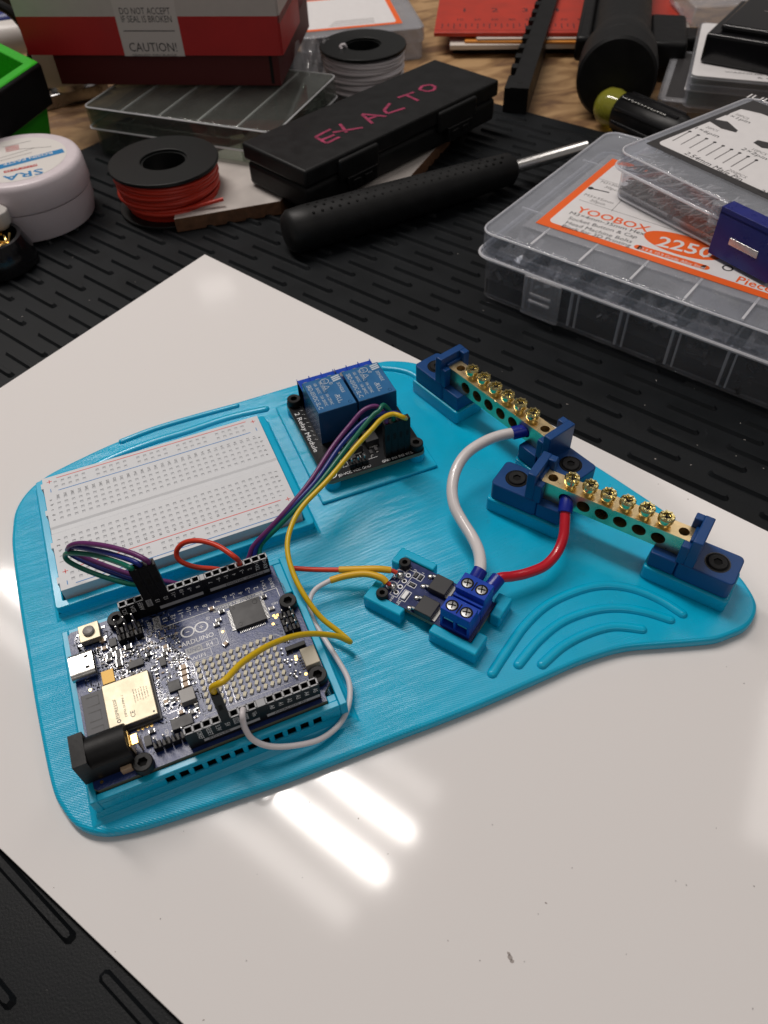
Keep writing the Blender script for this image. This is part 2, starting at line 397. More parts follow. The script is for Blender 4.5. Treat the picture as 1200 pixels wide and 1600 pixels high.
SX, SY = math.cos(R(29.4)), math.sin(R(29.4))       # across / along directions of the mat's ribs
def mt(s, t): return Vector((s*SX+t*SY, s*SY-t*SX, 0))
b = B('rubber')
b.prism([mt(s, t)[:2] for s, t in ((-420, 520), (472, 520), (472, -357), (-420, -357))], -7, -3)
row = 0; s = 135-9*48
while s < 466:
    off = 29 if row % 2 == 0 else 52
    for k in range(-8, 10):
        t0 = off+52.5*k
        if t0 < -352 or t0 > 470: continue
        c = mt(s, t0+20)
        if c.y < -140 or c.x > 420 or c.x < -140: continue
        if s < -30 and row % 2: continue
        Mx = Matrix.Translation((c.x, c.y, -3.02)) @ Matrix.Rotation(math.atan2(-SX, SY), 4, 'Z')
        # a rounded bar
        prof = [(-20.5, 0), (-19.3, .9), (19.3, .9), (20.5, 0)]
        hw = 1.7; rows_ = []
        for (yy, zz) in ((-hw, 0), (-hw*.5, 1.5), (hw*.5, 1.5), (hw, 0)):
            L = 20.5 if zz == 0 else 19.2
            rows_.append([b.V(Mx @ Vector((-L, yy*(.5), zz*.0 if False else (0 if zz == 0 else zz)))), b.V(Mx @ Vector((-L+1, yy, zz))), b.V(Mx @ Vector((L-1, yy, zz))), b.V(Mx @ Vector((L, yy*.5, 0 if zz == 0 else zz)))])
        for a, c2 in zip(rows_, rows_[1:]):
            for i in range(3): b.face([a[i], a[i+1], c2[i+1], c2[i]])
        b.face([r[0] for r in rows_]); b.face([r[3] for r in rows_][::-1])
    row += 1; s += 9
solo('rubber_mat', b, 'black ribbed rubber mat covering the bench under the glossy whiteboard', 'mat')

# white glossy panel: corner and edge directions measured
pc = U(320, 397, 0); pl = U(0, 606, 0); prr = U(1200, 830, 0); e1 = (pl-pc).normalized(); e2 = (prr-pc).normalized()
eb0 = U(0, 1326, 0); eb1 = U(286, 1600, 0); db = (eb1-eb0).normalized()
# left edge of the panel is cut by the line eb0-eb1
def isect(p, d, q, e):
    den = d.x*e.y-d.y*e.x; t = ((q.x-p.x)*e.y-(q.y-p.y)*e.x)/den; return p+d*t
c1 = isect(pc, e1, eb0, db); c3 = pc+e2*430; c2 = c1+db*460
b = B('panel'); b.prism([p[:2] for p in (pc, c1, c2, c3)], -2.95, 0)
for f in b.bm.faces:
    if abs(f.normal.z) < .5:
        f.normal_update()
b.bm.normal_update()
b.m('panel_edge')
for f in b.bm.faces:
    if abs(f.normal.z) < .5: f.material_index = b.cur
b.m('smudge')
for (px, py, r) in ((795, 1490, .5), (797, 1496, .7), (800, 1502, .55), (318, 1594, .3), (84, 1387, .2), (180, 1487, .2), (1143, 1000, .0), (700, 1470, .2), (853, 1411, .35), (560, 1279, .25), (1075, 780, .3), (1024, 717, .35)):
    if r: b.disc(U(px, py, 0), r, 9, random.uniform(.5, 1), random.uniform(0, 180), .02)
solo('whiteboard', b, 'large glossy white board lying on the black mat beneath the teal plate', 'whiteboard', bevel=.25)

# ================================================================== TEAL MOUNTING PLATE
plate = thing('mounting_plate', 'teal 3D printed mounting plate with rounded outline holding all the circuit boards', 'mounting plate', (90, 50, 0))
OUT = [(20, 830, 3), (25, 799, 3), (42, 770, 3.3), (68, 747, 3.5), (104, 727, 3.5), (167, 697, 3.5), (208, 681, 3.5), (267, 660, 3.5), (333, 640, 3.5), (400, 620, 3.5), (460, 602, 3.5), (530, 580, 3.5), (590, 566, 3.5), (620, 564, 3.5),
       (655, 569, 3.5), (700, 588, 3.5), (800, 646, 3.5), (895, 705.5, 3.5), (943, 735, 3.5), (995, 769, 3.5), (1045, 803, 3.5), (1105, 850, 3.5), (1153, 897, 3.5), (1171, 920, 3.5), (1180, 940, 3), (1181, 955, 2.5), (1175, 972, 2), (1162, 987, 1.5),
       (1142, 998, .5), (1117, 1007, .5), (1083, 1011, .5), (1033, 1015, .5), (971, 1021, .5), (908, 1040, .5), (846, 1067, .5), (771, 1100, .5), (700, 1129, .5), (600, 1167, .5), (450, 1225, .5), (350, 1259, .5), (250, 1292, .5), (200, 1305, .5),
       (160, 1308, .8), (125, 1296, 1.5), (100, 1268, 2), (80, 1225, 3), (57, 1110, 3), (45, 1035, 3), (30, 942, 3), (20, 862, 3)]
op = [U(*p)[:2] for p in OUT]
op = [(v.x, v.y) for v in smooth([(p[0], p[1], 0) for p in op], 5, True)]
ccw = sum(op[i][0]*op[(i+1) % len(op)][1]-op[(i+1) % len(op)][0]*op[i][1] for i in range(len(op))) > 0
if not ccw: op = op[::-1]
b = B('teal'); b.prism(op, 0, 4)
part('plate_base', b, plate, True, bevel=1.3, seg=4)

def skirt(b, x0, x1, y0, y1, z, w):       # small fillet where a wall meets the plate
    o = [(x0-w, y0-w), (x1+w, y0-w), (x1+w, y1+w), (x0-w, y1+w)]; i = [(x0, y0), (x1, y0), (x1, y1), (x0, y1)]
    lo = [b.V((*p, z)) for p in o]; mid = [b.V((p[0]*.35+q[0]*.65, p[1]*.35+q[1]*.65, z+w*.4)) for p, q in zip(o, i)]; hi = [b.V((*p, z+w*1.25)) for p in i]
    for a, c in ((lo, mid), (mid, hi)):
        for k in range(4): b.face([a[k], a[(k+1) % 4], c[(k+1) % 4], c[k]])
# breadboard tray
b = B('teal_wall')
ringprism(b, rrect(-3.6, 85.9, 68.7, 130.6, 1.2, 3), rrect(-.9, 83.2, 71.4, 127.9, .6, 3), 3.9, 9)
skirt(b, -3.55, 85.85, 68.75, 130.55, 3.95, 1.6)
part('breadboard_tray', b, plate, True, bevel=.35)
# controller cradle with a row of vent slots in its front wall
b = B('teal_wall')
X0, X1, Y0, Y1, ZT = -2.0, 71.2, -2.3, 55.6, 13.3
b.box(X0, 0, Y0, Y1, 3.9, ZT); b.box(68.9, X1, Y0, Y1, 3.9, ZT); b.box(0, 68.9, 53.6, Y1, 3.9, ZT)
b.box(0, 68.9, Y0, -.2, 11.1, ZT); b.box(0, 68.9, Y0, Y0+.8, 3.9, 7.2)
xs = [0]+[v for k in range(12) for v in (17.7+3.9*k, 20.1+3.9*k)]+[68.9]
for a, c in zip(xs[::2], xs[1::2]): b.box(a, c, Y0, Y0+.8, 7.2, 11.1)
b.box(66.2, 68.9, 41, 53.6, 9, ZT); b.box(66.2, 68.9, -.2, 2.2, 9, ZT-.4)
b.box(0, 68.9, 0, 53.6, 4, 6)
skirt(b, X0+.05, X1-.05, Y0+.05, Y1-.05, 3.95, 2.6)
part('controller_cradle', b, plate, True, bevel=.3)
# relay pad with four standoffs
b = B('teal'); b.prism(rrect(92.2, 139, 79.5, 137.3, .8, 3), 3.9, 5.3)
pad = part('relay_pad', b, plate, True, bevel=.5)
for x, y in ((98.9, 130), (133.1, 86.9), (98.9, 86.9), (133.1, 130)):
    b = B('teal_wall'); b.cyl(x, y, 5.2, 8.8, 3.3, 24); part('standoff', b, pad, True, bevel=.2)
# corner brackets round the small driver board; frame L corner at (94.1,31.4), x axis -56 deg
DM = Matrix.Translation((94.6, 31.4, 0)) @ Matrix.Rotation(R(-55.6), 4, 'Z')
def bracket(poly):
    b = B('teal_wall'); b.prism(poly, 3.9, 9.7, DM); part('corner_bracket', b, plate, True, bevel=.55, seg=3)
bracket([(-3.6, -3.6), (10.5, -3.6), (10.5, -.3), (-.3, -.3), (-.3, 6), (-3.6, 6)])
bracket([(-3.6, 13.5), (-.3, 13.5), (-.3, 17.4), (10.5, 17.4), (10.5, 20.4), (-3.6, 20.4)])
bracket([(21, -3.6), (37.6, -3.6), (37.6, 4.5), (34.3, 4.5), (34.3, -.3), (21, -.3)])
bracket([(34.3, 12), (37.9, 12), (37.9, 21), (33, 21), (33, 17.4), (34.3, 17.4)])
# raised arcs
def ridge(pts, r=1.75):
    P = smooth([U(px, py, 4.2) for px, py in pts], 8)
    b = B('teal_wall'); zr = 4.0-(r-1.3)*.8; b.tube([(p.x, p.y, zr) for p in P], r, 14); b.ball((P[0].x, P[0].y, zr), r); b.ball((P[-1].x, P[-1].y, zr), r)
    part('raised_ridge', b, plate, True, ang=60)
ridge([(769, 1052), (789, 1021), (821, 976), (858, 943), (908, 921), (950, 914.6), (992, 921), (1033, 938), (1066, 959)])
ridge([(810, 1038), (842, 1000), (879, 971), (925, 954), (967, 950), (1008, 956), (1047, 968)])
ridge([(847, 1038), (879, 1010), (917, 990), (958, 979), (1003, 983)])
ridge([(599, 575), (620, 577), (640, 582), (656, 591)], 1.7)
ridge([(415, 639), (355, 653), (292, 674), (240, 690), (187, 710), (140, 732)], 1.7)
ridge([(370, 634), (300, 653), (240, 671), (190, 690)], 1.2)

# ================================================================== SOLDERLESS BREADBOARD
bb = thing('breadboard', 'white solderless breadboard seated in the teal tray behind the blue controller board', 'breadboard', (41.5, 99.5, 4.2))
b = B('bb_white')
BX, BY, BW, BH, BZ = -.1, 72.2, 82.6, 54.6, 12.9
hx = [BX+4.45+2.54*i for i in range(30)]
ysA = [BY+32.2+2.54*j for j in range(5)]; ysB = [BY+12.2+2.54*j for j in range(5)]
rails = [BY+3.6, BY+6.1, BY+BH-6.1, BY+BH-3.6]
hs = .62
rows = sorted([(y, 'm') for y in ysA+ysB]+[(y, 'r') for y in rails])
def yrow(y0, y1):      # plain strip
    b.quad((BX, y0, BZ), (BX+BW, y0, BZ), (BX+BW, y1, BZ), (BX, y1, BZ))
gy0, gy1 = BY+BH/2-1.8, BY+BH/2+1.8
y = BY
for ry, kind in rows:
    if y < gy0 < ry:
        yrow(y, gy0)
        b.quad((BX, gy0, BZ), (BX+BW, gy0, BZ), (BX+BW, gy0+.9, BZ-.4), (BX, gy0+.9, BZ-.4)); b.quad((BX, gy0+.9, BZ-.4), (BX+BW, gy0+.9, BZ-.4), (BX+BW, gy1-.9, BZ-.4), (BX, gy1-.9, BZ-.4))
        b.quad((BX, gy1-.9, BZ-.4), (BX+BW, gy1-.9, BZ-.4), (BX+BW, gy1, BZ), (BX, gy1, BZ)); y = gy1
    yrow(y, ry-hs); x = BX
    for i, cx in enumerate(hx):
        if kind == 'r' and (i % 6 == 5 or i == 29 and False): continue
        b.quad((x, ry-hs, BZ), (cx-hs, ry-hs, BZ), (cx-hs, ry+hs, BZ), (x, ry+hs, BZ)); x = cx+hs
        t = [(cx-hs, ry-hs, BZ), (cx+hs, ry-hs, BZ), (cx+hs, ry+hs, BZ), (cx-hs, ry+hs, BZ)]
        f = .62; l = [(cx-hs*f, ry-hs*f, BZ-.28), (cx+hs*f, ry-hs*f, BZ-.28), (cx+hs*f, ry+hs*f, BZ-.28), (cx-hs*f, ry+hs*f, BZ-.28)]
        tv = [b.V(p) for p in t]; lv = [b.V(p) for p in l]
        for k in range(4): b.face([tv[k], tv[(k+1) % 4], lv[(k+1) % 4], lv[k]])
        b.m('bb_hole'); b.face(lv); b.m('bb_white')
    b.quad((x, ry-hs, BZ), (BX+BW, ry-hs, BZ), (BX+BW, ry+hs, BZ), (x, ry+hs, BZ)); y = ry+hs
yrow(y, BY+BH)
# sides, with the two rail seams and side notches
segs = [(BY, BY+9.4), (BY+9.6, BY+BH-9.6), (BY+BH-9.4, BY+BH)]
b.box(BX, BX+BW, BY, BY+BH, 4.3, BZ-1.2)
for (a, c) in segs:
    b.quad((BX, a, BZ-1.2), (BX, c, BZ-1.2), (BX, c, BZ), (BX, a, BZ)); b.quad((BX+BW, a, BZ-1.2), (BX+BW, c, BZ-1.2), (BX+BW, c, BZ), (BX+BW, a, BZ))
b.quad((BX, BY, BZ-1.2), (BX+BW, BY, BZ-1.2), (BX+BW, BY, BZ), (BX, BY, BZ)); b.quad((BX, BY+BH, BZ-1.2), (BX+BW, BY+BH, BZ-1.2), (BX+BW, BY+BH, BZ), (BX, BY+BH, BZ))
for yy in (BY+4, BY+20, BY+36, BY+50): b.box(BX-.9, BX, yy, yy+2.6, 4.3, BZ-.7)
part('breadboard_body', b, bb, True, ang=20)
b = B('ink')
for i in range(30):
    b.text(str(30-i), (hx[i]-.42, BY+BH-10.9, BZ), (0, -1, 0), (1, 0, 0), .95); b.text(str(30-i), (hx[i]-.42, BY+10.35, BZ), (0, -1, 0), (1, 0, 0), .95)
for nm, ys in (('edcba', ysA), ('jihgf', ysB)):
    for c, yy in zip(nm, ys):
        for xx in (BX+1.9, BX+BW-2.6): b.text(c, (xx-.4, yy, BZ), (0, -1, 0), (1, 0, 0), 1.15)
b.m('red_line')
for yy, sgn in ((BY+8.2, 1), (BY+BH-1.5, 1)):
    b.line((BX+5, yy, BZ), (BX+BW-5, yy, BZ), .32)
b.m('blue_line')
for yy in (BY+1.4, BY+BH-8.2): b.line((BX+5, yy, BZ), (BX+BW-5, yy, BZ), .32)
for xx in (BX+2.4, BX+BW-2.4):
    for yr, yb in ((BY+7.6, BY+2.6), (BY+BH-2.6, BY+BH-7.4)):
        b.m('red_line'); b.line((xx-.9, yr, BZ), (xx+.9, yr, BZ), .3); b.line((xx, yr-.9, BZ), (xx, yr+.9, BZ), .3)
        b.m('blue_line'); b.line((xx, yb-.9, BZ), (xx, yb+.9, BZ), .3)
part('printed_markings', b, bb, True)

# ================================================================== small shared pieces
def cap_screw(parent, x, y, z, r=2.75, h=3.0, name='mounting_screw', hexr=1.45):
    b = B('black_matt')
    n = 24; rim = [(r*.93, h), (hexr, h)]
    b.lathe([(r, 0), (r, h*.9), (r*.92, h)], n, Matrix.Translation((x, y, z)), closed_top=False)
    # top annulus to a hexagonal socket
    o = [Vector((x+r*.92*math.cos(2*math.pi*i/24), y+r*.92*math.sin(2*math.pi*i/24), z+h)) for i in range(24)]
    hx_ = []
    for i in range(24):
        a = 2*math.pi*i/24; seg = math.pi/3; aa = (a % seg)-seg/2; rr = hexr*math.cos(math.pi/6)/math.cos(aa); hx_.append((rr*math.cos(a), rr*math.sin(a)))
    ov = [b.V(p) for p in o]; iv = [b.V((x+p[0], y+p[1], z+h-.05)) for p in hx_]; dv = [b.V((x+p[0]*.95, y+p[1]*.95, z+h-1.6)) for p in hx_]
    for i in range(24): b.face([ov[i], ov[(i+1) % 24], iv[(i+1) % 24], iv[i]])
    b.m('hole')
    for i in range(24): b.face([iv[i], iv[(i+1) % 24], dv[(i+1) % 24], dv[i]])
    b.face(dv)
    return part(name, b, parent, True, ang=30)

def socket_strip(parent, x0, y, n, z0, h=8.5, name='pin_header'):
    b = B('black'); p = 2.54; xa, xb = x0-p/2, x0+p*(n-.5); ya, yb = y-1.25, y+1.25; zt = z0+h
    b.box(xa, xb, ya, yb, z0, zt-3)
    b.box(xa, xb, ya, ya+.5, zt-3, zt); b.box(xa, xb, yb-.5, yb, zt-3, zt)
    for i in range(n+1):
        xx = xa+p*i; b.box(max(xa, xx-.42), min(xb, xx+.42), ya+.5, yb-.5, zt-3, zt)
    b.m('print_grey')
    for yy in (ya+.22, yb-.22): b.line((xa+.05, yy, zt), (xb-.05, yy, zt), .36, .03)
    for i in range(n+1):
        xx = min(max(xa+p*i, xa+.25), xb-.25); b.line((xx, ya+.1, zt), (xx, yb-.1, zt), .42, .03)
    return b, ya, yb, zt

# ================================================================== CONTROLLER BOARD
Z0 = 14.5
ard = thing('microcontroller_board', 'dark blue microcontroller board with LED matrix screwed into the teal cradle', 'circuit board', (34, 26, 12.9))
b = B('pcb')
outline = [(1, 0), (66.04, 0), (66.04, 2.54), (68.58, 5.08), (68.58, 37.84), (66.04, 40.38), (66.04, 52.3), (65, 53.34), (1, 53.34), (0, 52.3), (0, 1)]
b.prism(outline, Z0-1.55, Z0)
b.bm.normal_update(); b.m('pcb_edge')
for f in b.bm.faces:
    if abs(f.normal.z) < .5: f.material_index = b.cur
# copper traces seen through the mask
b.m('trace'); rt = random.Random(3)
def route(x, y, n, hx0, hx1, hy0, hy1, wd):
    d = rt.choice((0, 90, 180, 270))
    for _ in range(n):
        L = rt.uniform(.8, 4.5); nx, ny = x+L*math.cos(R(d)), y+L*math.sin(R(d))
        if not (hx0 < nx < hx1 and hy0 < ny < hy1): d += 90; continue
        b.line((x, y, Z0), (nx, ny, Z0), wd, .012); x, y = nx, ny; d += rt.choice((-45, 45))
for k in range(330): route(rt.uniform(1, 34), rt.uniform(10, 52), 5, 1, 34, 2, 52, rt.choice((.18, .25, .4)))
for k in range(70): route(rt.uniform(57, 67), rt.uniform(6, 45), 5, 57, 67, 5, 48, .18)
for k in range(40): route(rt.uniform(34, 60), rt.uniform(27, 44), 4, 33, 62, 27, 45, .15)
for k in range(26):
    x = 33.4+k*.94; b.line((x, 10, Z0), (x, 27.5, Z0), .22, .012)
pcb = part('circuit_board', b, ard, True)
# silkscreen
b = B('print_white'); X = (1, 0, 0); Y = (0, 1, 0); UPx = ((0, 1, 0), (-1, 0, 0))
dig1 = ['SCL', 'SDA', 'AREF', 'GND', '13', '12', '~11', '~10', '~9', '8']; dig2 = ['7', '~6', '~5', '4', '~3', '2', 'TX→1', 'RX←0']
for i, t in enumerate(dig1):
    x = 18.796+2.54*i
    if t == 'GND':
        b.m('print_grey'); b.box(x-1.1, x+1.1, 43.6, 48.3, Z0, Z0+.03); b.m('ink'); b.text(t, (x+.7, 46, Z0+.03), *UPx, 1.3); b.m('print_white')
    else: b.text(t, (x+.75, 46.2 if i > 3 else 45.6, Z0), *UPx, 1.5 if i > 3 else 1.15)
for i, t in enumerate(dig2): b.text(t.replace('→', '>').replace('←', '<'), (45.72+2.54*i+.75, 46.2, Z0), *UPx, 1.5 if i < 6 else 1.2)
b.line((28, 43.6, Z0), (64.5, 43.6, Z0), .2); b.line((64.5, 43.6, Z0), (64.5, 40, Z0), .2)
b.m('print_grey'); b.box(43.6, 60, 42.3, 44.4, Z0, Z0+.03); b.m('pcb'); b.text('DIGITAL (PWM~)', (51.8, 42.75, Z0+.03), X, Y, 1.25, width=15)
b.m('print_white')
# infinity mark
for sx, sgn in ((-1, 1), (1, 1)):
    b.ring((36.6+sx*2.15, 38.9, Z0), 1.75, .42, 28, 1.12)
b.line((33.9, 38.9, Z0), (35.0, 38.9, Z0), .3); b.line((38.2, 38.9, Z0), (39.4, 38.9, Z0), .3); b.line((38.8, 38.3, Z0), (38.8, 39.5, Z0), .3)
b.text('ARDUINO', (36.6, 34.2, Z0), X, Y, 1.6, width=10.2, bold=.01); b.ring((41.4, 41.2, Z0), .5, .12); b.text('R', (41.4, 40.97, Z0), X, Y, .45)
b.m('print_grey'); b.box(32.4, 37.4, 30.9, 33.1, Z0, Z0+.03); b.m('pcb'); b.text('UNO', (34.9, 31.3, Z0+.03), X, Y, 1.4, width=4)
b.m('print_white')
b.text('R4', (39.7, 31.3, Z0), X, Y, 1.4); b.text('WIFI', (35.3, 28.4, Z0), X, Y, 1.3, width=4.6)
for (xa, xb, ya, yb) in ((32.4, 42.2, 30.9, 33.1), (32.4, 39.5, 27.9, 30.7)):
    for p, q in (((xa, ya), (xb, ya)), ((xb, ya), (xb, yb)), ((xb, yb), (xa, yb)), ((xa, yb), (xa, ya))): b.line((*p, Z0), (*q, Z0), .12)
b.text('ON', (62.2, 37.6, Z0), X, Y, .9)
b.line((32.5, 27.1, Z0), (59, 27.1, Z0), .1); b.line((59, 27.1, Z0), (62, 24, Z0), .1); b.line((32.5, 9.7, Z0), (58.5, 9.7, Z0), .1)
for k in range(5): b.line((43.4+.45*k, 36, Z0), (43.4+.45*k, 28.6+.5*k, Z0), .13)
b.m('print_grey'); b.box(48.9, 60, 4.7, 6.3, Z0, Z0+.03); b.box(36.5, 44, 4.9, 6.3, Z0, Z0+.03); b.m('pcb')
b.text('ANALOG IN', (54.3, 4.95, Z0+.03), X, Y, 1.0, width=9.5); b.text('POWER', (41.6, 5.1, Z0+.03), X, Y, .95, width=4.4)
b.m('print_white'); b.text('GND', (22, 8.3, Z0), *UPx, 1); b.text('OFF', (18.6, 8.3, Z0), *UPx, 1); b.text('SDA', (21.6, 46, Z0), *UPx, .01)
# fine silkscreen marks
for k in range(120):
    x, y = rt.uniform(2, 32), rt.uniform(22, 52); L = rt.uniform(.4, 1.3)
    if rt.random() < .5: b.line((x, y, Z0), (x+L, y, Z0), .1)
    else: b.line((x, y, Z0), (x, y+L, Z0), .1)
b.m('gold')
for (px, py) in ((159, 1222), (141, 1078), (427, 975), (431, 965), (434, 961), (428, 962), (462, 1026), (463, 1030), (478, 1053), (161, 1134), (348, 987), (216, 1140), (223, 1138), (230, 1135), (237, 1133)): b.disc(U(px, py, Z0), .5, 10)
part('board_lettering', b, pcb, True)

for x0, y, n, side, names in ((18.796, 50.8, 10, -1, dig1), (45.72, 50.8, 8, -1, dig2)):
    b, ya, yb, zt = socket_strip(ard, x0, y, n, Z0)
    for i, t in enumerate(names):
        x = x0+2.54*i; t = t.replace('→', '>').replace('←', '<')
        if t == 'GND': b.m('print_grey'); b.line((x, ya, zt-3.9), (x, ya, zt-.5), 1.7, .03, (0, -1, 0)); b.m('ink'); b.text(t, (x+.5, ya-.05, zt-2.2), (0, 0, 1), (-1, 0, 0), .95)
        else: b.m('print_white'); b.text(t, (x+.6, ya, zt-2.4), (0, 0, 1), (-1, 0, 0), 1.3)
    b.m('print_grey'); b.line((x0-.9 if n == 8 else x0+10, ya, zt-6.2), (x0+2.54*(n-1)+.9, ya, zt-6.2), 1.5, .03, (0, -1, 0))
    if n == 8: b.m('ink'); b.text('DIGITAL (PWM~)', (x0+10.5, ya-.05, zt-6.65), X, (0, 0, 1), 1.0, width=12.5)
    part('pin_header', b, ard, True, label='tall black socket strip along the far edge of the board')
for x0, n, names, ttl in ((27.94, 8, ['', 'IOREF', 'RESET', '3.3V', '5V', 'GND', 'GND', 'Vin'], 'POWER'), (50.8, 6, ['A0', 'A1', 'A2', 'A3', 'A4', 'A5'], 'ANALOG IN')):
    b, ya, yb, zt = socket_strip(ard, x0, 2.54, n, Z0)
    for i, t in enumerate(names):
        x = x0+2.54*i
        if t == 'GND': b.m('print_grey'); b.line((x, ya, zt-3.9), (x, ya, zt-.6), 1.6, .03, (0, -1, 0)); b.m('ink'); b.text(t, (x-.45, ya-.05, zt-2.3), (0, 0, -1), (1, 0, 0), .95)
        elif t: b.m('print_white'); b.text(t, (x-.6, ya, zt-2.5), (0, 0, -1), (1, 0, 0), 1.3)
    b.m('print_grey'); c = x0+2.54*(n-1)/2; xa = c-(4 if n == 8 else 6.3)
    b.line((xa-2, ya, zt-6.2), (x0+2.54*(n-1)+1, ya, zt-6.2), 1.4, .03, (0, -1, 0)); b.m('ink'); b.text(ttl, (c-1.5, ya-.05, zt-6.6), X, (0, 0, 1), 1.0, width=(6 if n == 8 else 9.5))
    part('pin_header', b, ard, True, label='black socket strip along the near edge of the board')

for xa_, xb_, yy_ in ((42.95, 44.43, 50.8), (47.0, 49.5, 2.54)):
    b = B('black'); b.box(xa_, xb_, yy_-1.2, yy_+1.2, Z0, Z0+8.4); b.m('print_grey'); b.box(xa_+.1, xb_-.1, yy_-1.1, yy_+1.1, Z0+8.4, Z0+8.46); part('header_spacer', b, ard, True)
for px, py in ((222.4, 1190), (180.8, 965.8), (449.5, 937.5), (496, 1053)):
    p = U(px, py, Z0+3); cap_screw(ard, p.x, p.y, Z0)
b = B('black'); b.box(1.5, 66, -.9, 52, 6.2, Z0-1.7); part('underside_shade_block', b, ard, True)  # added dark block under the board so the vent slots look shaded
# barrel jack
b = B('black_matt'); b.box(-1.8, 1.9, 2.9, 12.3, Z0, Z0+11)
pr = [(2.9, Z0), (12.3, Z0), (12.3, Z0+6.5)]+[(7.6+4.7*math.cos(R(a)), Z0+6.3+4.5*math.sin(R(a))) for a in range(10, 180, 14)]+[(2.9, Z0+6.5)]
a_ = [b.V((1.9, p[0], p[1])) for p in pr]; c_ = [b.V((12.2, p[0], p[1])) for p in pr]
for i in range(len(pr)): b.face([a_[i], a_[(i+1) % len(pr)], c_[(i+1) % len(pr)], c_[i]])
b.face(c_)
jack = part('power_jack', b, ard, True, bevel=.25, ang=40)
b = B('gold'); b.box(12.2, 12.6, 5, 10, Z0, Z0+7); b.box(12.6, 14.6, 6, 9.2, Z0+5.2, Z0+5.6); b.box(14.2, 14.6, 6, 9.2, Z0, Z0+5.5); b.m('tan'); b.box(8, 11, 1.6, 2.8, Z0, Z0+2.5)
part('jack_contact', b, jack, True, bevel=.15)
# usb socket
b = B('silver'); o = [(v[0], v[1]) for v in rrect(34.4, 43.3, Z0, Z0+3.3, 1.5, 5)]; i_ = [(v[0], v[1]) for v in rrect(34.8, 42.9, Z0+.4, Z0+2.9, 1.1, 5)]
MY = Matrix(((0, 0, 1, 0), (1, 0, 0, 0), (0, 1, 0, 0), (0, 0, 0, 1)))
n0 = len(b.bm.verts); ringprism(b, o, i_, -.3, 6.6)
b.bm.verts.ensure_lookup_table()
for v in b.bm.verts: v.co = MY @ v.co
b.m('hole'); b.prism([(p[0]*1, p[1]) for p in i_], 2.5, 6.5, MY); b.box(4.2, 5.4, 36.4, 37.3, Z0+3.3, Z0+3.33); b.box(4.2, 5.4, 40.2, 41.1, Z0+3.3, Z0+3.33)
part('usb_socket', b, ard, True)
# reset button
b = B('shield'); b.cbox(6.9, 49.3, 6.1, 6.1, Z0+.6, Z0+2.9); b.m('black'); b.cbox(6.9, 49.3, 5.9, 5.9, Z0, Z0+.6); b.m('solder')
for sx in (-1, 1):
    for sy in (-2, 2): b.cbox(6.9+sx*3.7, 49.3+sy, 1.4, .9, Z0, Z0+.25)
rb = part('reset_button', b, ard, True, bevel=.12)
b = B('grey_part'); b.lathe([(1.75, 0), (1.75, .7), (1.4, 1.1), (.6, 1.25), (.05, 1.28)], 20, Matrix.Translation((6.9, 49.3, Z0+2.9))); part('button_cap', b, rb, True)
# radio module
b = B('antenna'); b.box(.9, 21.4, 13.2, 29.4, Z0, Z0+.9); b.m('chip')
for k in range(3): b.line((2.2, 15+5*k, Z0+.9), (5.6, 15+5*k, Z0+.9), .3); b.line((5.6, 15+5*k, Z0+.9), (5.6, 18+5*k, Z0+.9), .3); b.line((5.6, 18+5*k, Z0+.9), (2.2, 18+5*k, Z0+.9), .3)
rm = part('radio_module', b, ard, True, bevel=.08)
b = B('shield'); b.box(7.3, 20.9, 13.9, 28.9, Z0+.9, Z0+3.1); sh = part('metal_shield', b, rm, True, bevel=.25)
b = B('ink_grey'); zt = Z0+3.1
b.text('ESPRESSIF', (10.6, 20, zt), *UPx, .95, width=6.4); b.ring((10.3, 15.9, zt), .45, .25); b.text('ESP32-S3-MINI-1', (12.7, 20, zt), *UPx, .62, width=7); b.text('CE', (14.9, 16.6, zt), *UPx, 1.3)
for k in range(6): b.text('211-161007 2AC7Z', (15.8+.75*k, 22, zt), *UPx, .36, width=4.5-.4*(k % 3))
b.disc((19.9, 15, zt), .3)
part('shield_lettering', b, sh, True)
# main processor
b = B('chip'); cxx, cyy = 53.4, 37.2
b.cbox(cxx, cyy, 9.8, 9, Z0+.15, Z0+1.5); b.m('black_gloss'); b.ring((cxx+3.1, cyy+3, Z0+1.5), .75, .1); b.ring((cxx-3.6, cyy+3.3, Z0+1.5), .35, .08); b.ring((cxx-3.2, cyy-3.2, Z0+1.5), .6, .1)
b.m('solder')
for k in range(16):
    t = -3.9+7.8*k/15
    for s_ in (-1, 1):
        b.cbox(cxx+t, cyy+s_*5.05, .24, 1.15, Z0, Z0+.35); b.cbox(cxx+s_*5.45, cyy+t*.94, 1.15, .24, Z0, Z0+.35)
part('processor_chip', b, ard, True, bevel=.06)
# LED matrix : 96 LEDs sharing one mesh
b = B('led'); b.cbox(0, 0, 1.3, .95, 0, .6, 62); b.m('grey_part')
for s_ in (-1, 1): b.cbox(s_*.75*math.cos(R(62)), s_*.75*math.sin(R(62)), .32, .85, 0, .4, 62)
led0 = part('led', b, ard, False)
for j in range(8):
    for i in range(12):
        o = led0 if i == j == 0 else led0.copy()
        if o is not led0: COL.objects.link(o); o.parent = ard
        o.location = Vector((34.5+2.075*i-34, 11.3+2.17*j-26, Z0-12.9))*S
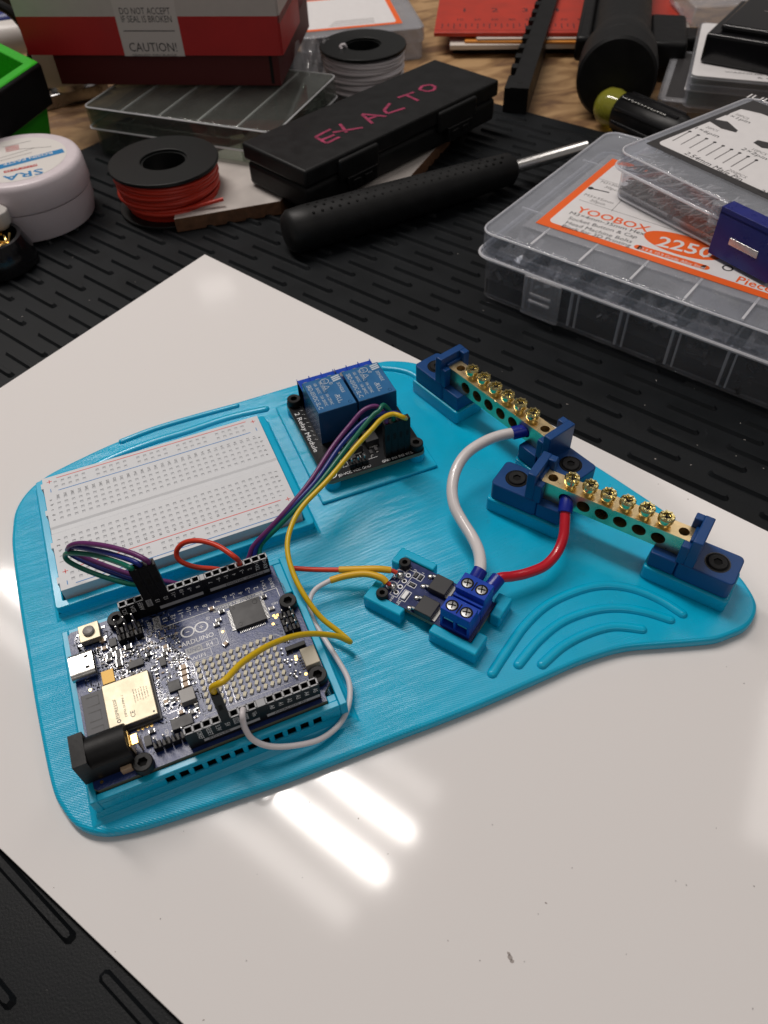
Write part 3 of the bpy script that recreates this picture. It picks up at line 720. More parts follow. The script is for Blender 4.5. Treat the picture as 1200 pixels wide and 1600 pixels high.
# pin blocks
def pins(parent, x0, y0, nx, ny, z, name='pin_block', ht=8.5, base='black', pin='solder', sp=2.54):
    b = B(base)
    for i in range(nx):
        for j in range(ny):
            b.cbox(x0+sp*i, y0+sp*j, 2.3, 2.3, z, z+2.5)
    b.m(pin)
    for i in range(nx):
        for j in range(ny): b.cbox(x0+sp*i, y0+sp*j, .62, .62, z+2.5, z+ht)
    return part(name, b, parent, True, bevel=.2)
pins(ard, 15.6, 43.6, 3, 2, Z0); pins(ard, 63.0, 26.0, 2, 3, Z0, ht=5.5)
pins(ard, 18.6, 5.2, 4, 1, Z0, ht=6.5)
# small connector
b = B('beige'); b.cbox(66, 14.3, 4.4, 6.2, Z0, Z0+2.9); b.m('solder')
for k in range(5): b.cbox(63.2, 12.3+k, .9, .4, Z0, Z0+.4)
part('small_connector', b, ard, True, bevel=.2)
b = B('black'); b.cbox(63.2, 19.9, 6.2, 1.5, Z0, Z0+1.6); part('pin_block', b, ard, True, bevel=.15)
# other components
def smd(name, px, py, w_, d_, h_, m1, m2=None, rot=0, z=Z0):
    p = U(px, py, z+h_); b = B(m1); b.cbox(0, 0, w_*(.6 if m2 else 1), d_, 0, h_, 0)
    if m2:
        b.m(m2)
        for s_ in (-1, 1): b.cbox(s_*w_*.4, 0, w_*.2, d_*1.02, 0, h_*1.02)
    o = part(name, b, ard, False, bevel=.08); o.location = Vector((p.x-34, p.y-26, z-12.9))*S; o.rotation_euler = (0, 0, R(rot)); return o
smd('inductor', 292, 1085, 4.2, 4.2, 2.6, 'grey_part'); smd('regulator_chip', 272, 1071, 3.5, 3.5, .9, 'chip'); smd('diode', 284, 1127, 6, 3.4, 2.1, 'chip')
smd('interface_chip', 212, 1036, 4.4, 2.4, 1, 'chip'); smd('diode', 254, 1033, 1.8, 3, 1, 'chip', rot=0)
for k in range(4): smd('capacitor', 286.5+.9*k*1.3, 1041+9.2*k, 2.4, 1.5, 1.2, 'tan', 'solder')
for px, py, rr in ((258, 1010, 0), (259, 1015, 0), (257, 1022, 0), (207, 985, 90), (160, 1000, 0), (163, 1012, 0), (259, 1096, 90), (270, 1094, 90), (307, 1103, 90), (300, 1112, 0), (237, 1142, 0), (341, 968, 0), (338, 975, 0), (412, 932, 0), (424, 950, 0), (352, 1005, 30), (346, 955, 0), (178, 1014, 0), (232, 1022, 0), (170, 1030, 0), (283, 1112, 0), (244, 1050, 90), (330, 950, 0)):
    smd('capacitor', px, py, 1.9, 1.1, .9, rt.choice(('tan', 'grey_part', 'chip')), 'solder', rr)
smd('sensor_chip', 231, 1157, 1.9, 3.2, 1.0, 'chip'); smd('fuse', 168.5, 1057, 3.6, 4.6, .6, 'fuse'); smd('diode', 185, 1022, 2, 3.2, 1, 'chip', 'solder')
smd('diode', 186, 1034, 2, 3, 1, 'chip', 'solder'); smd('transistor', 172, 1024, 2.4, 1.6, 1, 'chip', 'solder'); smd('transistor', 200, 1010, 2.4, 1.6, 1, 'chip', 'solder'); smd('transistor', 176, 1003, 2.2, 3, 1, 'chip')
b = B('chip')     # the many tiny parts too small to tell apart
for k in range(250):
    x, y = rt.uniform(8, 32), rt.uniform(29.5, 45)
    if rt.random() < .25: x, y = rt.uniform(22, 33), rt.uniform(10, 30)
    if 13 < x < 23 and y > 42: continue
    wv, dv = (1.0, .5) if rt.random() < .5 else (.5, 1.0)
    b.m(rt.choice(('chip', 'tan', 'grey_part', 'chip'))); b.cbox(x, y, wv*.55, dv*.55+.15, Z0, Z0+.4); b.m('solder' if k % 2 else 'grey_part')
    if wv > dv: b.cbox(x-.45, y, .22, .42, Z0, Z0+.3); b.cbox(x+.45, y, .22, .42, Z0, Z0+.3)
    else: b.cbox(x, y-.45, .42, .22, Z0, Z0+.3); b.cbox(x, y+.45, .42, .22, Z0, Z0+.3)
for k in range(22):
    x, y = rt.uniform(58.5, 62), rt.uniform(10, 24); b.m('chip'); b.cbox(x, y, .4, .6, Z0, Z0+.35, 45); b.m('solder'); b.cbox(x+.35, y+.35, .3, .4, Z0, Z0+.3, 45)
o = part('tiny_components', b, ard, True); o['kind'] = 'stuff'

# ================================================================== RELAY MODULE
ZR = 10.4
rel = thing('relay_module', 'black two-channel relay module with two blue relay cubes on teal standoffs', 'relay module', (116, 108.4, 8.8))
b = B('pcb_black'); b.prism(rrect(96.0, 136.0, 83.8, 133.6, 2.6, 5), ZR-1.6, ZR); b.bm.normal_update(); b.m('pcb_edge')
for f in b.bm.faces:
    if abs(f.normal.z) < .5: f.material_index = b.cur
rp = part('circuit_board', b, rel, True)
b = B('print_white'); b.text('2 Relay Module', (97.0, 112.5, ZR), (0, -1, 0), (1, 0, 0), 1.9, width=24)
b.text('JD-VCC VCC GND', (107.5, 84.7, ZR), X, Y, 1.15, width=13); b.text('GND IN1 IN2 VCC', (124.8, 84.7, ZR), X, Y, 1.15, width=12.5)
for k in range(7): b.line((104.5+1.9*k, 89, ZR), (104.5+1.9*k, 92+rt.uniform(-1, 1), ZR), .14)
b.line((104, 88.6, ZR), (118, 88.6, ZR), .14); b.ring((98.9, 86.9, ZR), 1.9, .3); b.text('K1', (101, 98, ZR), (0, -1, 0), (1, 0, 0), 1)
for k in range(9): b.line((99.6, 128-2.6*k, ZR), (100.6, 127.4-2.6*k, ZR), .12)
part('board_lettering', b, rp, True)
for (x, y) in ((98.9, 130.0), (133.1, 86.9)): cap_screw(rel, x, y, ZR)
def relay(x, y, lab):
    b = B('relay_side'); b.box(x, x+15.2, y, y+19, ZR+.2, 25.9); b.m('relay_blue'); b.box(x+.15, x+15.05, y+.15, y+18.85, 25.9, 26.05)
    r = part('relay_cube', b, rel, True, bevel=.35, label=lab)
    b = B('print_dim'); z = 26.07; A = ((0, -1, 0), (1, 0, 0))
    b.text('SRD-05VDC-SL-C', (x+1.0, y+9.3, z), *A, 1.75, width=14.8)
    b.text('10A  30VDC   10A 28VDC', (x+3.8, y+9.8, z), *A, 1.2, width=14); b.text('10A 250VAC   10A 125VAC', (x+6.0, y+9.8, z), *A, 1.2, width=14.4)
    b.text('SONGLE', (x+12.2, y+10.6, z), *A, 1.3, width=6.2); b.text('c', (x+9.1, y+7.3, z), *A, 1.2); b.text('RU', (x+9.0, y+5.2, z), *A, 1.9); b.text('us', (x+8.9, y+2.9, z), *A, 1.0)
    for k in range(3): b.line((x+11.3+.0, y+17.4-1.1*k, z), (x+14.6, y+17.9-1.1*k, z), .75)
    b.ring((x+10.2, y+14.4, z), .6, .15); b.text('R', (x+9.95, y+14.4, z), *A, .5)
    b.ring((x+8.3, y+16.4, z), 1.45, .22, sx=1.1); b.text('CQC', (x+7.8, y+16.4, z), *A, .8)
    tri = [(x+7.2, y+13.9), (x+7.2, y+11.8), (x+9.0, y+12.85)]
    for p, q in zip(tri, tri[1:]+tri[:1]): b.line((*p, z), (*q, z), .2)
    b.m('relay_side'); b.ring((x+6.4, y+10.5, z), .8, .15); b.ring((x+13.2, y+1.6, z), .7, .15)
    part('relay_lettering', b, r, True)
relay(101.2, 103.3, 'blue relay cube nearer the breadboard'); relay(117.3, 103.3, 'blue relay cube farther from the breadboard')
def terminal(x, y, n, w_, d_, z, h_, rel_, mt_='terminal_blue', M=None, pitch=5.0):
    b = B(mt_)
    for i in range(n):
        xa = x+pitch*i
        b.box(xa+.01*i, xa+pitch+.01*i, y, y+d_, z, z+h_, M); 
    return b
b = B('terminal_blue')
for k in range(2):
    xa = 101.5+15.8*k; b.box(xa, xa+15.3, 123.6, 131.2, ZR, ZR+10)
    for j in range(4): b.box(xa+5.08*j-.15 if j else xa-.0, xa+5.08*j+.15 if j < 3 else xa+15.3, 123.2, 131.6, ZR, ZR+10.6)
    b.m('solder')
    for j in range(3): b.cyl(xa+2.6+5.08*j, 127.4, ZR+10, ZR+10.1, 1.7, 16)
    b.m('terminal_blue')
part('terminal_block', b, rel, True, bevel=.15)
for (x, y, w_, d_, h_, mt_) in ((111.5, 96.5, 5, 6.4, 3.2, 'chip'), (118.5, 97.5, 5, 6.4, 3.2, 'chip'), (107, 99.5, 3, 1.8, 1.2, 'chip'), (113.5, 90.6, 1.3, 2, 1, 'chip'), (116.4, 91.2, 1.3, 2, 1, 'chip'), (118.8, 92, 1.3, 2, 1, 'chip'), (108.8, 91.5, 3, 2, 1.2, 'chip'), (106, 95.5, 2, 1, .8, 'tan')):
    b = B(mt_); b.cbox(x, y, w_, d_, ZR, ZR+h_); b.m('solder')
    for s_ in (-1, 1): b.cbox(x, y+s_*(d_/2+.3), w_*.7, .6, ZR, ZR+.4)
    part('optocoupler' if h_ > 3 else 'chip_component', b, rel, True, bevel=.12)
pins(rel, 107.3, 87.2, 3, 1, ZR, ht=4.5); pins(rel, 120.6+1.2, 87.6, 4, 1, ZR, ht=3)

# ================================================================== DRIVER BOARD (small blue)
ZD = 9.0
drv = thing('driver_board', 'small dark blue transistor driver board with blue screw terminals held by corner brackets', 'circuit board', (94.6, 31.4, ZD-1.6), -55.6)
def dp(name, b, **k): return part(name, b, drv, False, **k)
b = B('pcb_blue'); b.box(0, 34, 0, 17, 0, 1.6); b.bm.normal_update(); b.m('pcb_edge')
for f in b.bm.faces:
    if abs(f.normal.z) < .5: f.material_index = b.cur
dpc = dp('circuit_board', b)
def D(px, py, z):       # picture point to driver board coordinates
    p = FR[drv.name].inverted() @ U(px, py, z); return p
b = B('print_white')
for k in range(4):
    p = D(638-6.33*k, 899-(-8.8)*k, ZD); b.ring((p.x, p.y, 1.6), .72, .34)
    b.m('hole'); b.disc((p.x, p.y, 1.6), .5, 12); b.m('print_white')
q0 = D(642, 895, ZD); q1 = D(614, 930, ZD)
xa, xb, ya, yb = min(q0.x, q1.x)-1.2, max(q0.x, q1.x)+1.2, 2.2, 13.9
for p, q in (((xa, ya), (xb, ya)), ((xb, ya), (xb, yb)), ((xb, yb), (xa, yb)), ((xa, yb), (xa, ya))): b.line((*p, 1.6), (*q, 1.6), .16)
for (px, py, t, h_) in ((650, 893, 'R3', .9), (662, 898, 'R1', .9), (645, 915, 'R2', .9), (625, 942, 'LED', 1.1), (613, 937, 'GND', .8), (640, 891, 'PWM', .8), (617, 903, 'J1', .9)):
    p = D(px, py, ZD); b.text(t, (p.x, p.y, 1.6), (0, -1, 0) if False else (0, 1, 0), (-1, 0, 0), h_)
for (px, py) in ((624, 897), (612.5, 915)):
    p = D(px, py, ZD); b.ring((p.x, p.y, 1.6), 1.75, .16, 24)
for (px, py, w_, d_) in ((650, 899, 1.7, 2.6), (657, 903, 1.7, 2.6), (644, 914, 2.6, 1.7), (633, 931, 2.4, 4.2)):
    p = D(px, py, ZD)
    for (ax, ay), (bx_, by_) in (((-1, -1), (1, -1)), ((1, -1), (1, 1)), ((1, 1), (-1, 1)), ((-1, 1), (-1, -1))): b.line((p.x+ax*w_/2, p.y+ay*d_/2, 1.6), (p.x+bx_*w_/2, p.y+by_*d_/2, 1.6), .18)
part('board_lettering', b, dpc, fr=drv)
b = B('print_white'); p = D(633, 931, ZD); b.cbox(p.x, p.y, 1.4, 3.2, 1.6, 2.3); dp('led', b, bevel=.15)
for (px, py) in ((650, 899), (657, 903), (644, 914)):
    b = B('chip'); p = D(px, py, ZD); b.cbox(p.x, p.y, 1.0 if px > 645 else 1.8, 1.8 if px > 645 else 1.0, 1.6, 2.1); dp('resistor', b, bevel=.08)
for (px, py) in ((689, 913), (667.5, 947)):
    p = D(px, py, ZD+2.4); b = B('chip'); b.cbox(p.x, p.y, 6.2, 6.4, 1.7, 4.1); tr = dp('transistor', b, bevel=.25)
    b = B('solder')
    for sy in (-2.3, 2.3):
        b.tube([(p.x-3.0, p.y+sy, 3.0), (p.x-3.9, p.y+sy, 2.9), (p.x-4.5, p.y+sy, 1.9), (p.x-5.4, p.y+sy, 1.75)], .6, 8); b.ball((p.x-5.2, p.y+sy, 1.75), 1.05, 10, .6)
    b.box(p.x+3.1, p.x+4.3, p.y-2.7, p.y+2.7, 1.6, 2.1); part('solder_leads', b, tr, fr=drv)
for (px, py) in ((624, 897), (612.5, 915)):
    p = D(px, py, ZD+1); b = B('solder'); b.ball((p.x+.35, p.y, 2.0), 1.5, 16, .85); dp('solder_joint', b, ang=80)
for (px, py) in ((632.5, 877.5), (597, 925)):
    p = U(px, py, ZD+2.4); cap_screw(drv, p.x, p.y, ZD, 2.0, 2.3, hexr=1.0)
# two back-to-back screw terminal blocks
for side in (0, 1):
    b = B('terminal_blue'); xa, xb = 22.6, 32.9
    if side == 0: ya, yb, f = .6, 8.3, 1
    else: ya, yb, f = 16.4, 8.7, -1
    lo, hi = min(ya, yb), max(ya, yb)
    if side == 0: b.box(xa, xb, 2.8, 5.9, 1.6, 11.2); b.box(xa, xb, 5.8, 8.2, 1.6, 8.2)
    else: b.box(xa, xb, 9.8, 14.2, 1.6, 11.2); b.box(xa, xb, 8.6, 9.9, 1.6, 8.6)
    oy0, oy1 = (ya, ya+2.3) if side == 0 else (ya-2.3, ya)
    b.box(xa, xb, oy0, oy1, 7.2, 11.2); b.box(xa, xb, oy0, oy1, 1.6, 2.8)
    for k in (xa, xa+4.65, xb-.9): b.box(k, k+.9, oy0, oy1, 2.8, 7.2)
    cyy_ = 3.2 if side == 0 else 12.9
    tb = dp('screw_terminal', b, bevel=.18)
    b = B('hole'); b.box((xa+xb)/2-.22, (xa+xb)/2+.22, cyy_-1.9, cyy_+1.9, 11.2, 11.24); b.m('steel')
    for k in range(2):
        cx = xa+2.7+4.95*k; cy = 3.2 if side == 0 else 12.9
        b.m('hole'); b.disc((cx, cy, 11.22), 2.05, 22, lift=.01)
        b.m('solder'); b.lathe([(1.6, 0), (1.5, .2), (.3, .3)], 18, Matrix.Translation((cx, cy-.15, 11.22)))
        b.m('hole'); b.line((cx-1.2, cy-.4, 11.6), (cx+1.2, cy+.4, 11.6), .35); b.line((cx+.4, cy-1.2, 11.6), (cx-.4, cy+1.2, 11.6), .35); b.m('steel')
        b.box(cx-1.7, cx+1.7, min(oy0, oy1)+.6, max(oy0, oy1)-.3, 5.6, 6.6)
    part('clamp_screw', b, tb, fr=drv)

# ================================================================== BUS BARS
def busbar(a, c, lab):
    a = Vector(a); c = Vector(c); d = c-a; ang = math.degrees(math.atan2(d.y, d.x)); L = d.length
    t = thing('bus_bar', lab, 'bus bar', (a.x, a.y, 10), ang, 'brass bus bars on blue holders')
    for end in (0, 1):
        Mx = Matrix.Identity(4) if end == 0 else Matrix(((-1, 0, 0, L), (0, 1, 0, 0), (0, 0, 1, 0), (0, 0, 0, 1)))
        b = B('holder_blue')
        b.prism(rrect(-7.0, 11.0, -6.4, 6.4, 1.8, 5), 0, 7.6, Mx)                     # foot
        b.box(10.8, 19.4, -6.3, 5.4, .3, 6.9, Mx)                                    # ledge under the bar
        b.box(5.8, 9.0, -6.3, 6.3, 7, 19.2, Mx)                                      # upright
        b.box(8.8, 11.6, 3.3, 6.2, 6.9, 19.1, Mx); b.box(8.8, 11.6, -6.2, -3.2, 6.9, 15.2, Mx)   # arms gripping the bar
        b.box(8.8, 10.0, -3.4, 3.5, 6.9, 16.2, Mx)
        bmesh.ops.recalc_face_normals(b.bm, faces=b.bm.faces)
        h = part('holder', b, t, False, bevel=.35)
        # the pad the holder stands on belongs to the plate
        p = B('teal_wall'); p.prism(rrect(-7.8, 20.2, -7.2, 7.2, 1.4, 4), 3.9, 9.95, FR[t.name] @ Matrix.Translation((0, 0, -10)) @ Mx)
        bmesh.ops.recalc_face_normals(p.bm, faces=p.bm.faces)
        part('holder_pad', p, plate, True, bevel=.5)
        q = FR[t.name] @ (Mx @ Vector((0, 0, 7.6)))
        b = B('hole'); b.disc((q.x, q.y, q.z), 4.0, 24, lift=.03); b.m('black_gloss'); b.ring((q.x, q.y, q.z+.02), 3.9, .35, 24); part('screw_recess', b, h, True)
        cap_screw(t, q.x, q.y, q.z-2.0, 3.1, 2.6, hexr=1.5)
    # the bar, drilled: side wall rebuilt as a plate of cells with round holes
    b = B('brass'); xa, xb, y0, y1, z0, z1 = 9.6, L-9.6, -3.1, 3.1, 7.0, 15.0
    mid = L/2; pitch = 6.4; side = [mid+pitch*(k-2.5) for k in range(6)]; top = [mid+pitch*(k-3.5) for k in (0, 7)]
    def holed(cs, r, fn, u0, u1, v0, v1, vc, depth):
        n = 24; edges = [u0]+[(p+q)/2 for p, q in zip(cs, cs[1:])]+[u1]
        for c0, ua, ub in zip(cs, edges, edges[1:]):
            sq = []; ci = []; dp_ = []
            for i in range(n):
                an = 2*math.pi*i/n; cx, cy = math.cos(an), math.sin(an)
                k = min(((ub-c0) if cx > 0 else (c0-ua))/max(abs(cx), 1e-6), ((v1-vc) if cy > 0 else (vc-v0))/max(abs(cy), 1e-6))
                sq.append(b.V(fn(c0+cx*k, vc+cy*k, 0))); ci.append(b.V(fn(c0+cx*r, vc+cy*r, 0))); dp_.append(b.V(fn(c0+cx*r*.97, vc+cy*r*.97, depth)))
            cur = b.cur
            for i in range(n): b.face([sq[i], sq[(i+1) % n], ci[(i+1) % n], ci[i]])
            # square corners
            for sx in (ua, ub):
                for sy in (v0, v1):
                    an = math.atan2(sy-vc, sx-c0) % (2*math.pi); i = int(an/(2*math.pi)*n) % n
                    b.face([sq[i], sq[(i+1) % n], b.V(fn(sx, sy, 0))])
            b.m('brass')
            for i in range(n): b.face([ci[i], ci[(i+1) % n], dp_[(i+1) % n], dp_[i]])
            b.m('hole'); b.face(dp_); b.cur = cur
    b.m('brass_side'); holed(side, 2.35, lambda u, v, d_: (u, y0+d_, v), xa, xb, z0, z1, 10.9, 4.5)
    b.m('brass'); holed(top, 1.7, lambda u, v, d_: (u, v, z1-d_), xa, xb, y0, y1, 0, 4)
    b.quad((xa, y1, z0), (xb, y1, z0), (xb, y1, z1), (xa, y1, z1)); b.quad((xa, y0, z0), (xb, y0, z0), (xb, y1, z0), (xa, y1, z0))
    b.quad((xa, y0, z0), (xa, y1, z0), (xa, y1, z1), (xa, y0, z1)); b.quad((xb, y0, z0), (xb, y1, z0), (xb, y1, z1), (xb, y0, z1))
    bmesh.ops.remove_doubles(b.bm, verts=b.bm.verts, dist=.001)
    bar = part('brass_bar', b, t, False, ang=30)
    for k in range(6):
        cx = mid+pitch*(k-2.5); up = 1.6+.25*math.sin(k*2.1)
        b = B('screw_brass'); b.lathe([(1.6, -1), (1.6, up), (2.45, up+.05), (2.6, up+.5), (2.6, up+1.9), (2.3, up+2.3), (1.5, up+2.35)], 22, Matrix.Translation((cx, 0, z1)), closed_top=False)
        # crowned head with slots
        b.lathe([(1.5, up+2.35), (1.35, up+1.7), (.05, up+1.6)], 22, Matrix.Translation((cx, 0, z1)), closed_bot=False)
        for q in range(8):
            an = R(q*45+k*23); b.cbox(cx+1.9*math.cos(an), 1.9*math.sin(an), .9, .55, z1+up+2.25, z1+up+2.6, math.degrees(an))
        b.m('hole'); an = R(20+37*k); z_ = z1+up+1.72
        b.line((cx-1.3*math.cos(an), -1.3*math.sin(an), z_), (cx+1.3*math.cos(an), 1.3*math.sin(an), z_), .4, .15)
        b.line((cx+1.3*math.sin(an), -1.3*math.cos(an), z_), (cx-1.3*math.sin(an), 1.3*math.cos(an), z_), .4, .15)
        part('clamp_screw', b, t, False, ang=30)
    return t
bus1 = busbar((157.2, 119.2, 0), (176.6, 49.6, 0), 'brass bus bar with blue holders that takes the white wire, farther from the camera')
bus2 = busbar((155.9, 51.4, 0), (195.6, -6.6, 0), 'brass bus bar with blue holders that takes the red wire, at the plate\'s pointed end')

# ================================================================== WIRES
def wire(name, mt_, pts, r, label, cat='wire', group=None, k=10):
    P = smooth([Vector(p) if len(p) == 3 and isinstance(p, tuple) and abs(p[0]) < 1e9 and False else p for p in pts], k)
    b = B(mt_); b.tube(P, r, 14); return solo(name, b, label, cat, group, ang=60), P
def W(px, py, z): return U(px, py, z)
def G(x, y, z): return Vector((x, y, z))
def housing(parent, x, y, z, h=14, tilt=(0, 0)):
    b = B('black_matt'); M_ = Matrix.Translation((x, y, z)) @ Matrix(((1, 0, tilt[0], 0), (0, 1, tilt[1], 0), (0, 0, 1, 0), (0, 0, 0, 1)))
    b.box(-1.24, 1.24, -1.24, 1.24, 0, h, M_); b.m('hole'); b.box(-.55, .55, -1.27, -1.22, h*.42, h*.62, M_); b.box(-.8, .8, -.8, .8, h-.1, h+.05, M_)
    return part('plug_housing', b, parent, True, bevel=.18)
TL = 'jumper wires running between the relay module and the controller board'
HX = 26.4; HZ = Z0+8.5
RZ = 13.0
def tops(i): x = HX+2.54*i; return G(x-.6, 50.8+.6, HZ+13.5)
rx = [121.8+2.54*i for i in range(4)]; ry = 87.6
# purple
o, P = wire('jumper_wire', 'w_purple', [G(rx[0], ry, RZ+13), G(rx[0]-.3, ry+.3, RZ+17), W(588.7, 635, 34), W(568, 641, 34), W(547, 664, 31.5), W(520, 698, 28.5), W(484.5, 752, 25), W(453, 791, 22), W(422, 825, 18), W(396, 853, 14), G(59, 61.5, 10), G(52, 60.5, 8.6), G(40, 60.3, 8.4), W(262, 909, 11), W(210, 899, 16), W(160, 882, 21), W(120, 866, 26), W(107, 856, 30), W(124, 849, 34), W(165, 853, 38), W(205, 864, 40), W(228, 875, 39.5), tops(2)], .82,
           'purple jumper wire along the far side of the ribbon between relay module and controller', group=TL)
housing(o, rx[0], ry, RZ); housing(o, HX+5.08, 50.8, HZ, tilt=(-.03, .03))
o, P = wire('jumper_wire', 'w_blue', [G(rx[2], ry, RZ+13), G(rx[2], ry+.2, RZ+16), W(608, 645, 31.5), W(585, 650, 32), W(564, 662, 31), W(531, 698, 28.3), W(495, 750, 25), W(459.5, 789, 22), W(428, 823, 18), W(402, 852, 14), G(60.5, 60.3, 9.8), G(53, 59, 8), G(40, 58.8, 8), W(250, 915, 10), W(205, 905, 14), W(155, 887, 19), W(114, 868, 24), W(106, 858, 27), W(120, 855, 31), W(160, 862, 35), W(198, 873, 38), W(215, 880, 38.5), tops(1)], .82,
           'dark blue jumper wire between the purple and green wires of the ribbon', group=TL)
housing(o, rx[2], ry, RZ); housing(o, HX+2.54, 50.8, HZ, tilt=(-.03, .03))
o, P = wire('jumper_wire', 'w_green', [G(rx[1], ry, RZ+13), G(rx[1]+.1, ry+.3, RZ+16), W(600, 633, 35), W(592, 642, 35), W(580, 652, 34), W(543, 698, 29), W(503, 750, 25.3), W(466, 791, 22), W(433, 825, 18), W(408, 852, 13.5), G(62, 59.2, 9.6), G(54, 57.4, 7.9), G(40, 57.4, 7.9), W(240, 916, 11), W(200, 912, 14), W(150, 897, 18), W(110, 879, 23), W(102, 867, 26), W(115, 864, 29), W(150, 868, 32), W(185, 879, 36), W(203, 887, 38), tops(0)], .82,
           'green jumper wire on the near side of the ribbon looping over the breadboard', group=TL)
housing(o, rx[1], ry, RZ); housing(o, HX, 50.8, HZ, tilt=(-.03, .03))
o, P = wire('jumper_wire', 'w_yellow', [G(rx[3], ry, RZ+13), W(630, 652, 32), W(614, 647, 33), W(597, 654, 33), W(580, 672, 32), W(555, 699, 30), W(514, 748, 26.5), W(473, 791, 24), W(455, 823, 22.5), W(449, 856, 21), W(457, 893, 19), W(476, 931, 16.5), W(501, 964, 13), W(528, 986, 10.5), W(543, 999, 9.5), W(547, 1003, 9.5), W(543, 1001, 11), W(522, 993, 15), W(475, 991, 22), W(425, 1006, 30), W(380, 1034, 37), W(352, 1062, 41), G(38.1, 2.54, HZ+16.5), G(38.1, 2.54, HZ+13.5)], .88,
           'yellow jumper wire that bends back sharply beside the controller board and plugs in at 5V', group=TL)
housing(o, rx[3], ry, RZ); housing(o, 38.1, 2.54, HZ, h=14, tilt=(0.0, 0))
# thin red : D3 socket, loop over the tray wall, behind the header and out to the driver board
o, P = wire('thin_red_wire', 'w_red', [G(55.9, 50.8, HZ-3), G(55.9, 50.9, HZ+1), W(366, 870, HZ+5), W(340, 853, 29), W(312, 845, 29), W(288, 848, 27), W(276, 861, 24), W(281, 876, 21), W(305, 886, 18), W(335, 889, 16), G(54, 57.3, 12), G(62, 57.6, 9), W(432, 885, 11), W(447, 887, 12), W(490, 890, 11.5), W(534, 890.5, 11.5)], .85,
           'thin orange-red wire looping out of the controller header towards the driver board')
D1 = U(624, 897, ZD+1.5); D2 = U(612.5, 915, ZD+1.5)
b = B('shrink'); b.tube(smooth([W(530, 890.3, 11.5), W(560, 889.5, 12), W(590, 889, 12.5), W(611, 891, 12)], 8), 1.15, 14); part('heat_shrink', b, o, True, ang=60)
b = B('w_red'); b.tube([W(611, 891.3, 12), W(615, 892.5, 11.8), W(620, 895, 11.3)], .75, 10); part('bare_end', b, o, True, ang=60)
o, P = wire('thin_white_wire', 'w_white', [G(43.18, 2.54, HZ-2), G(43.2, 2.0, HZ+.6), W(379, 1120, 24), W(383, 1138, 20), W(396, 1156, 16), W(422, 1166, 12), W(460, 1165, 9), W(500, 1155, 7), W(530, 1132, 6.5), W(545, 1100, 7), W(545, 1065, 8), W(527, 1030, 9), W(503, 992, 9), W(486, 961, 9), W(484, 938, 9.5), W(494, 920, 10.5), W(518, 906, 12)], .85,
           'thin white wire curving round the controller board from its GND socket')
b = B('shrink'); b.tube(smooth([W(516, 907, 12), W(540, 900, 12.5), W(570, 896.5, 13), W(594, 902, 13), W(604, 910, 12)], 8), 1.15, 14); part('heat_shrink', b, o, True, ang=60)
b = B('w_red'); b.tube([W(601, 907, 12), W(605, 910.5, 11.6), W(609, 913.5, 11)], .75, 10); part('bare_end', b, o, True, ang=60)
# thick power wires
def busp(t, k, d): return FR[t.name] @ Vector((0, 0, 0)) if False else FR[t.name] @ Vector(((Vector((176.6-157.2, 49.6-119.2))).length/2+6.4*(k-2.5) if t is bus1 else Vector((195.6-155.9, -6.6-51.4)).length/2+6.4*(k-2.5), -3.1-d, 10.9))
def drvp(x, y, z): return FR[drv.name] @ Vector((x, y, z))
t1a, t1b = drvp(25.3, 14.0, 5.4), W(751.5, 890, 15.5)
t2a, t2b = drvp(30.3, 14.0, 5.4), W(779, 903, 14.2)
def ferrule(o, a, c, r=2.35):
    a = Vector(a); c = Vector(c); b = B('sleeve_blue'); b.tube([a, a+(c-a)*.15, a+(c-a)*.95, c], r, 18, lambda t: .9 if t < .1 else 1.05); return part('ferrule', b, o, True, bevel=.2, ang=50)
f0, f1 = busp(bus1, 5, -2), W(800, 677, 20.3)
g0, g1 = busp(bus2, 0, -2), W(883, 801, 18)
o, P = wire('thick_white_wire', 'w_bigwhite', [f0.lerp(f1, .3), f0.lerp(f1, .8), W(780, 681, 21.5), W(755, 691, 22), W(730, 708, 21), W(714, 731, 19.5), W(706.6, 760, 17.5), W(709.5, 789, 15.5), W(722, 814, 14), W(739, 841, 13.5), W(749, 866, 14.3), t1b.lerp(t1a, .1), t1b.lerp(t1a, .7)], 2.0,
           'thick white power wire curving from the farther bus bar to the driver board')
ferrule(o, f0, f1); ferrule(o, t1a, t1b, 2.3)
o, P = wire('thick_red_wire', 'w_bigred', [g0.lerp(g1, .3), g0.lerp(g1, .9), W(882.5, 818, 16.5), W(880, 840, 14.5), W(870, 864, 12.5), W(851, 884, 11.5), W(823, 895.6, 11.5), W(800, 900.6, 12.5), t2b.lerp(t2a, .05), t2b.lerp(t2a, .7)], 1.75,
           'thick red power wire curving from the nearer bus bar to the driver board')
ferrule(o, g0, g1); ferrule(o, t2a, t2b, 2.3)

# ================================================================== THINGS ROUND THE PANEL
def MF(p, deg): return Matrix.Translation(p) @ Matrix.Rotation(R(deg), 4, 'Z')
def tub(b, x0, x1, y0, y1, z0, z1, r, wall, floor=True, top=False, k=5):
    o = rrect(x0, x1, y0, y1, r, k); i = rrect(x0+wall, x1-wall, y0+wall, y1-wall, max(.2, r-wall), k)
    ringprism(b, o, i, z0, z1)
    if floor: b.prism(i, z0, z0+wall)
    if top: b.prism(i, z1-wall, z1)

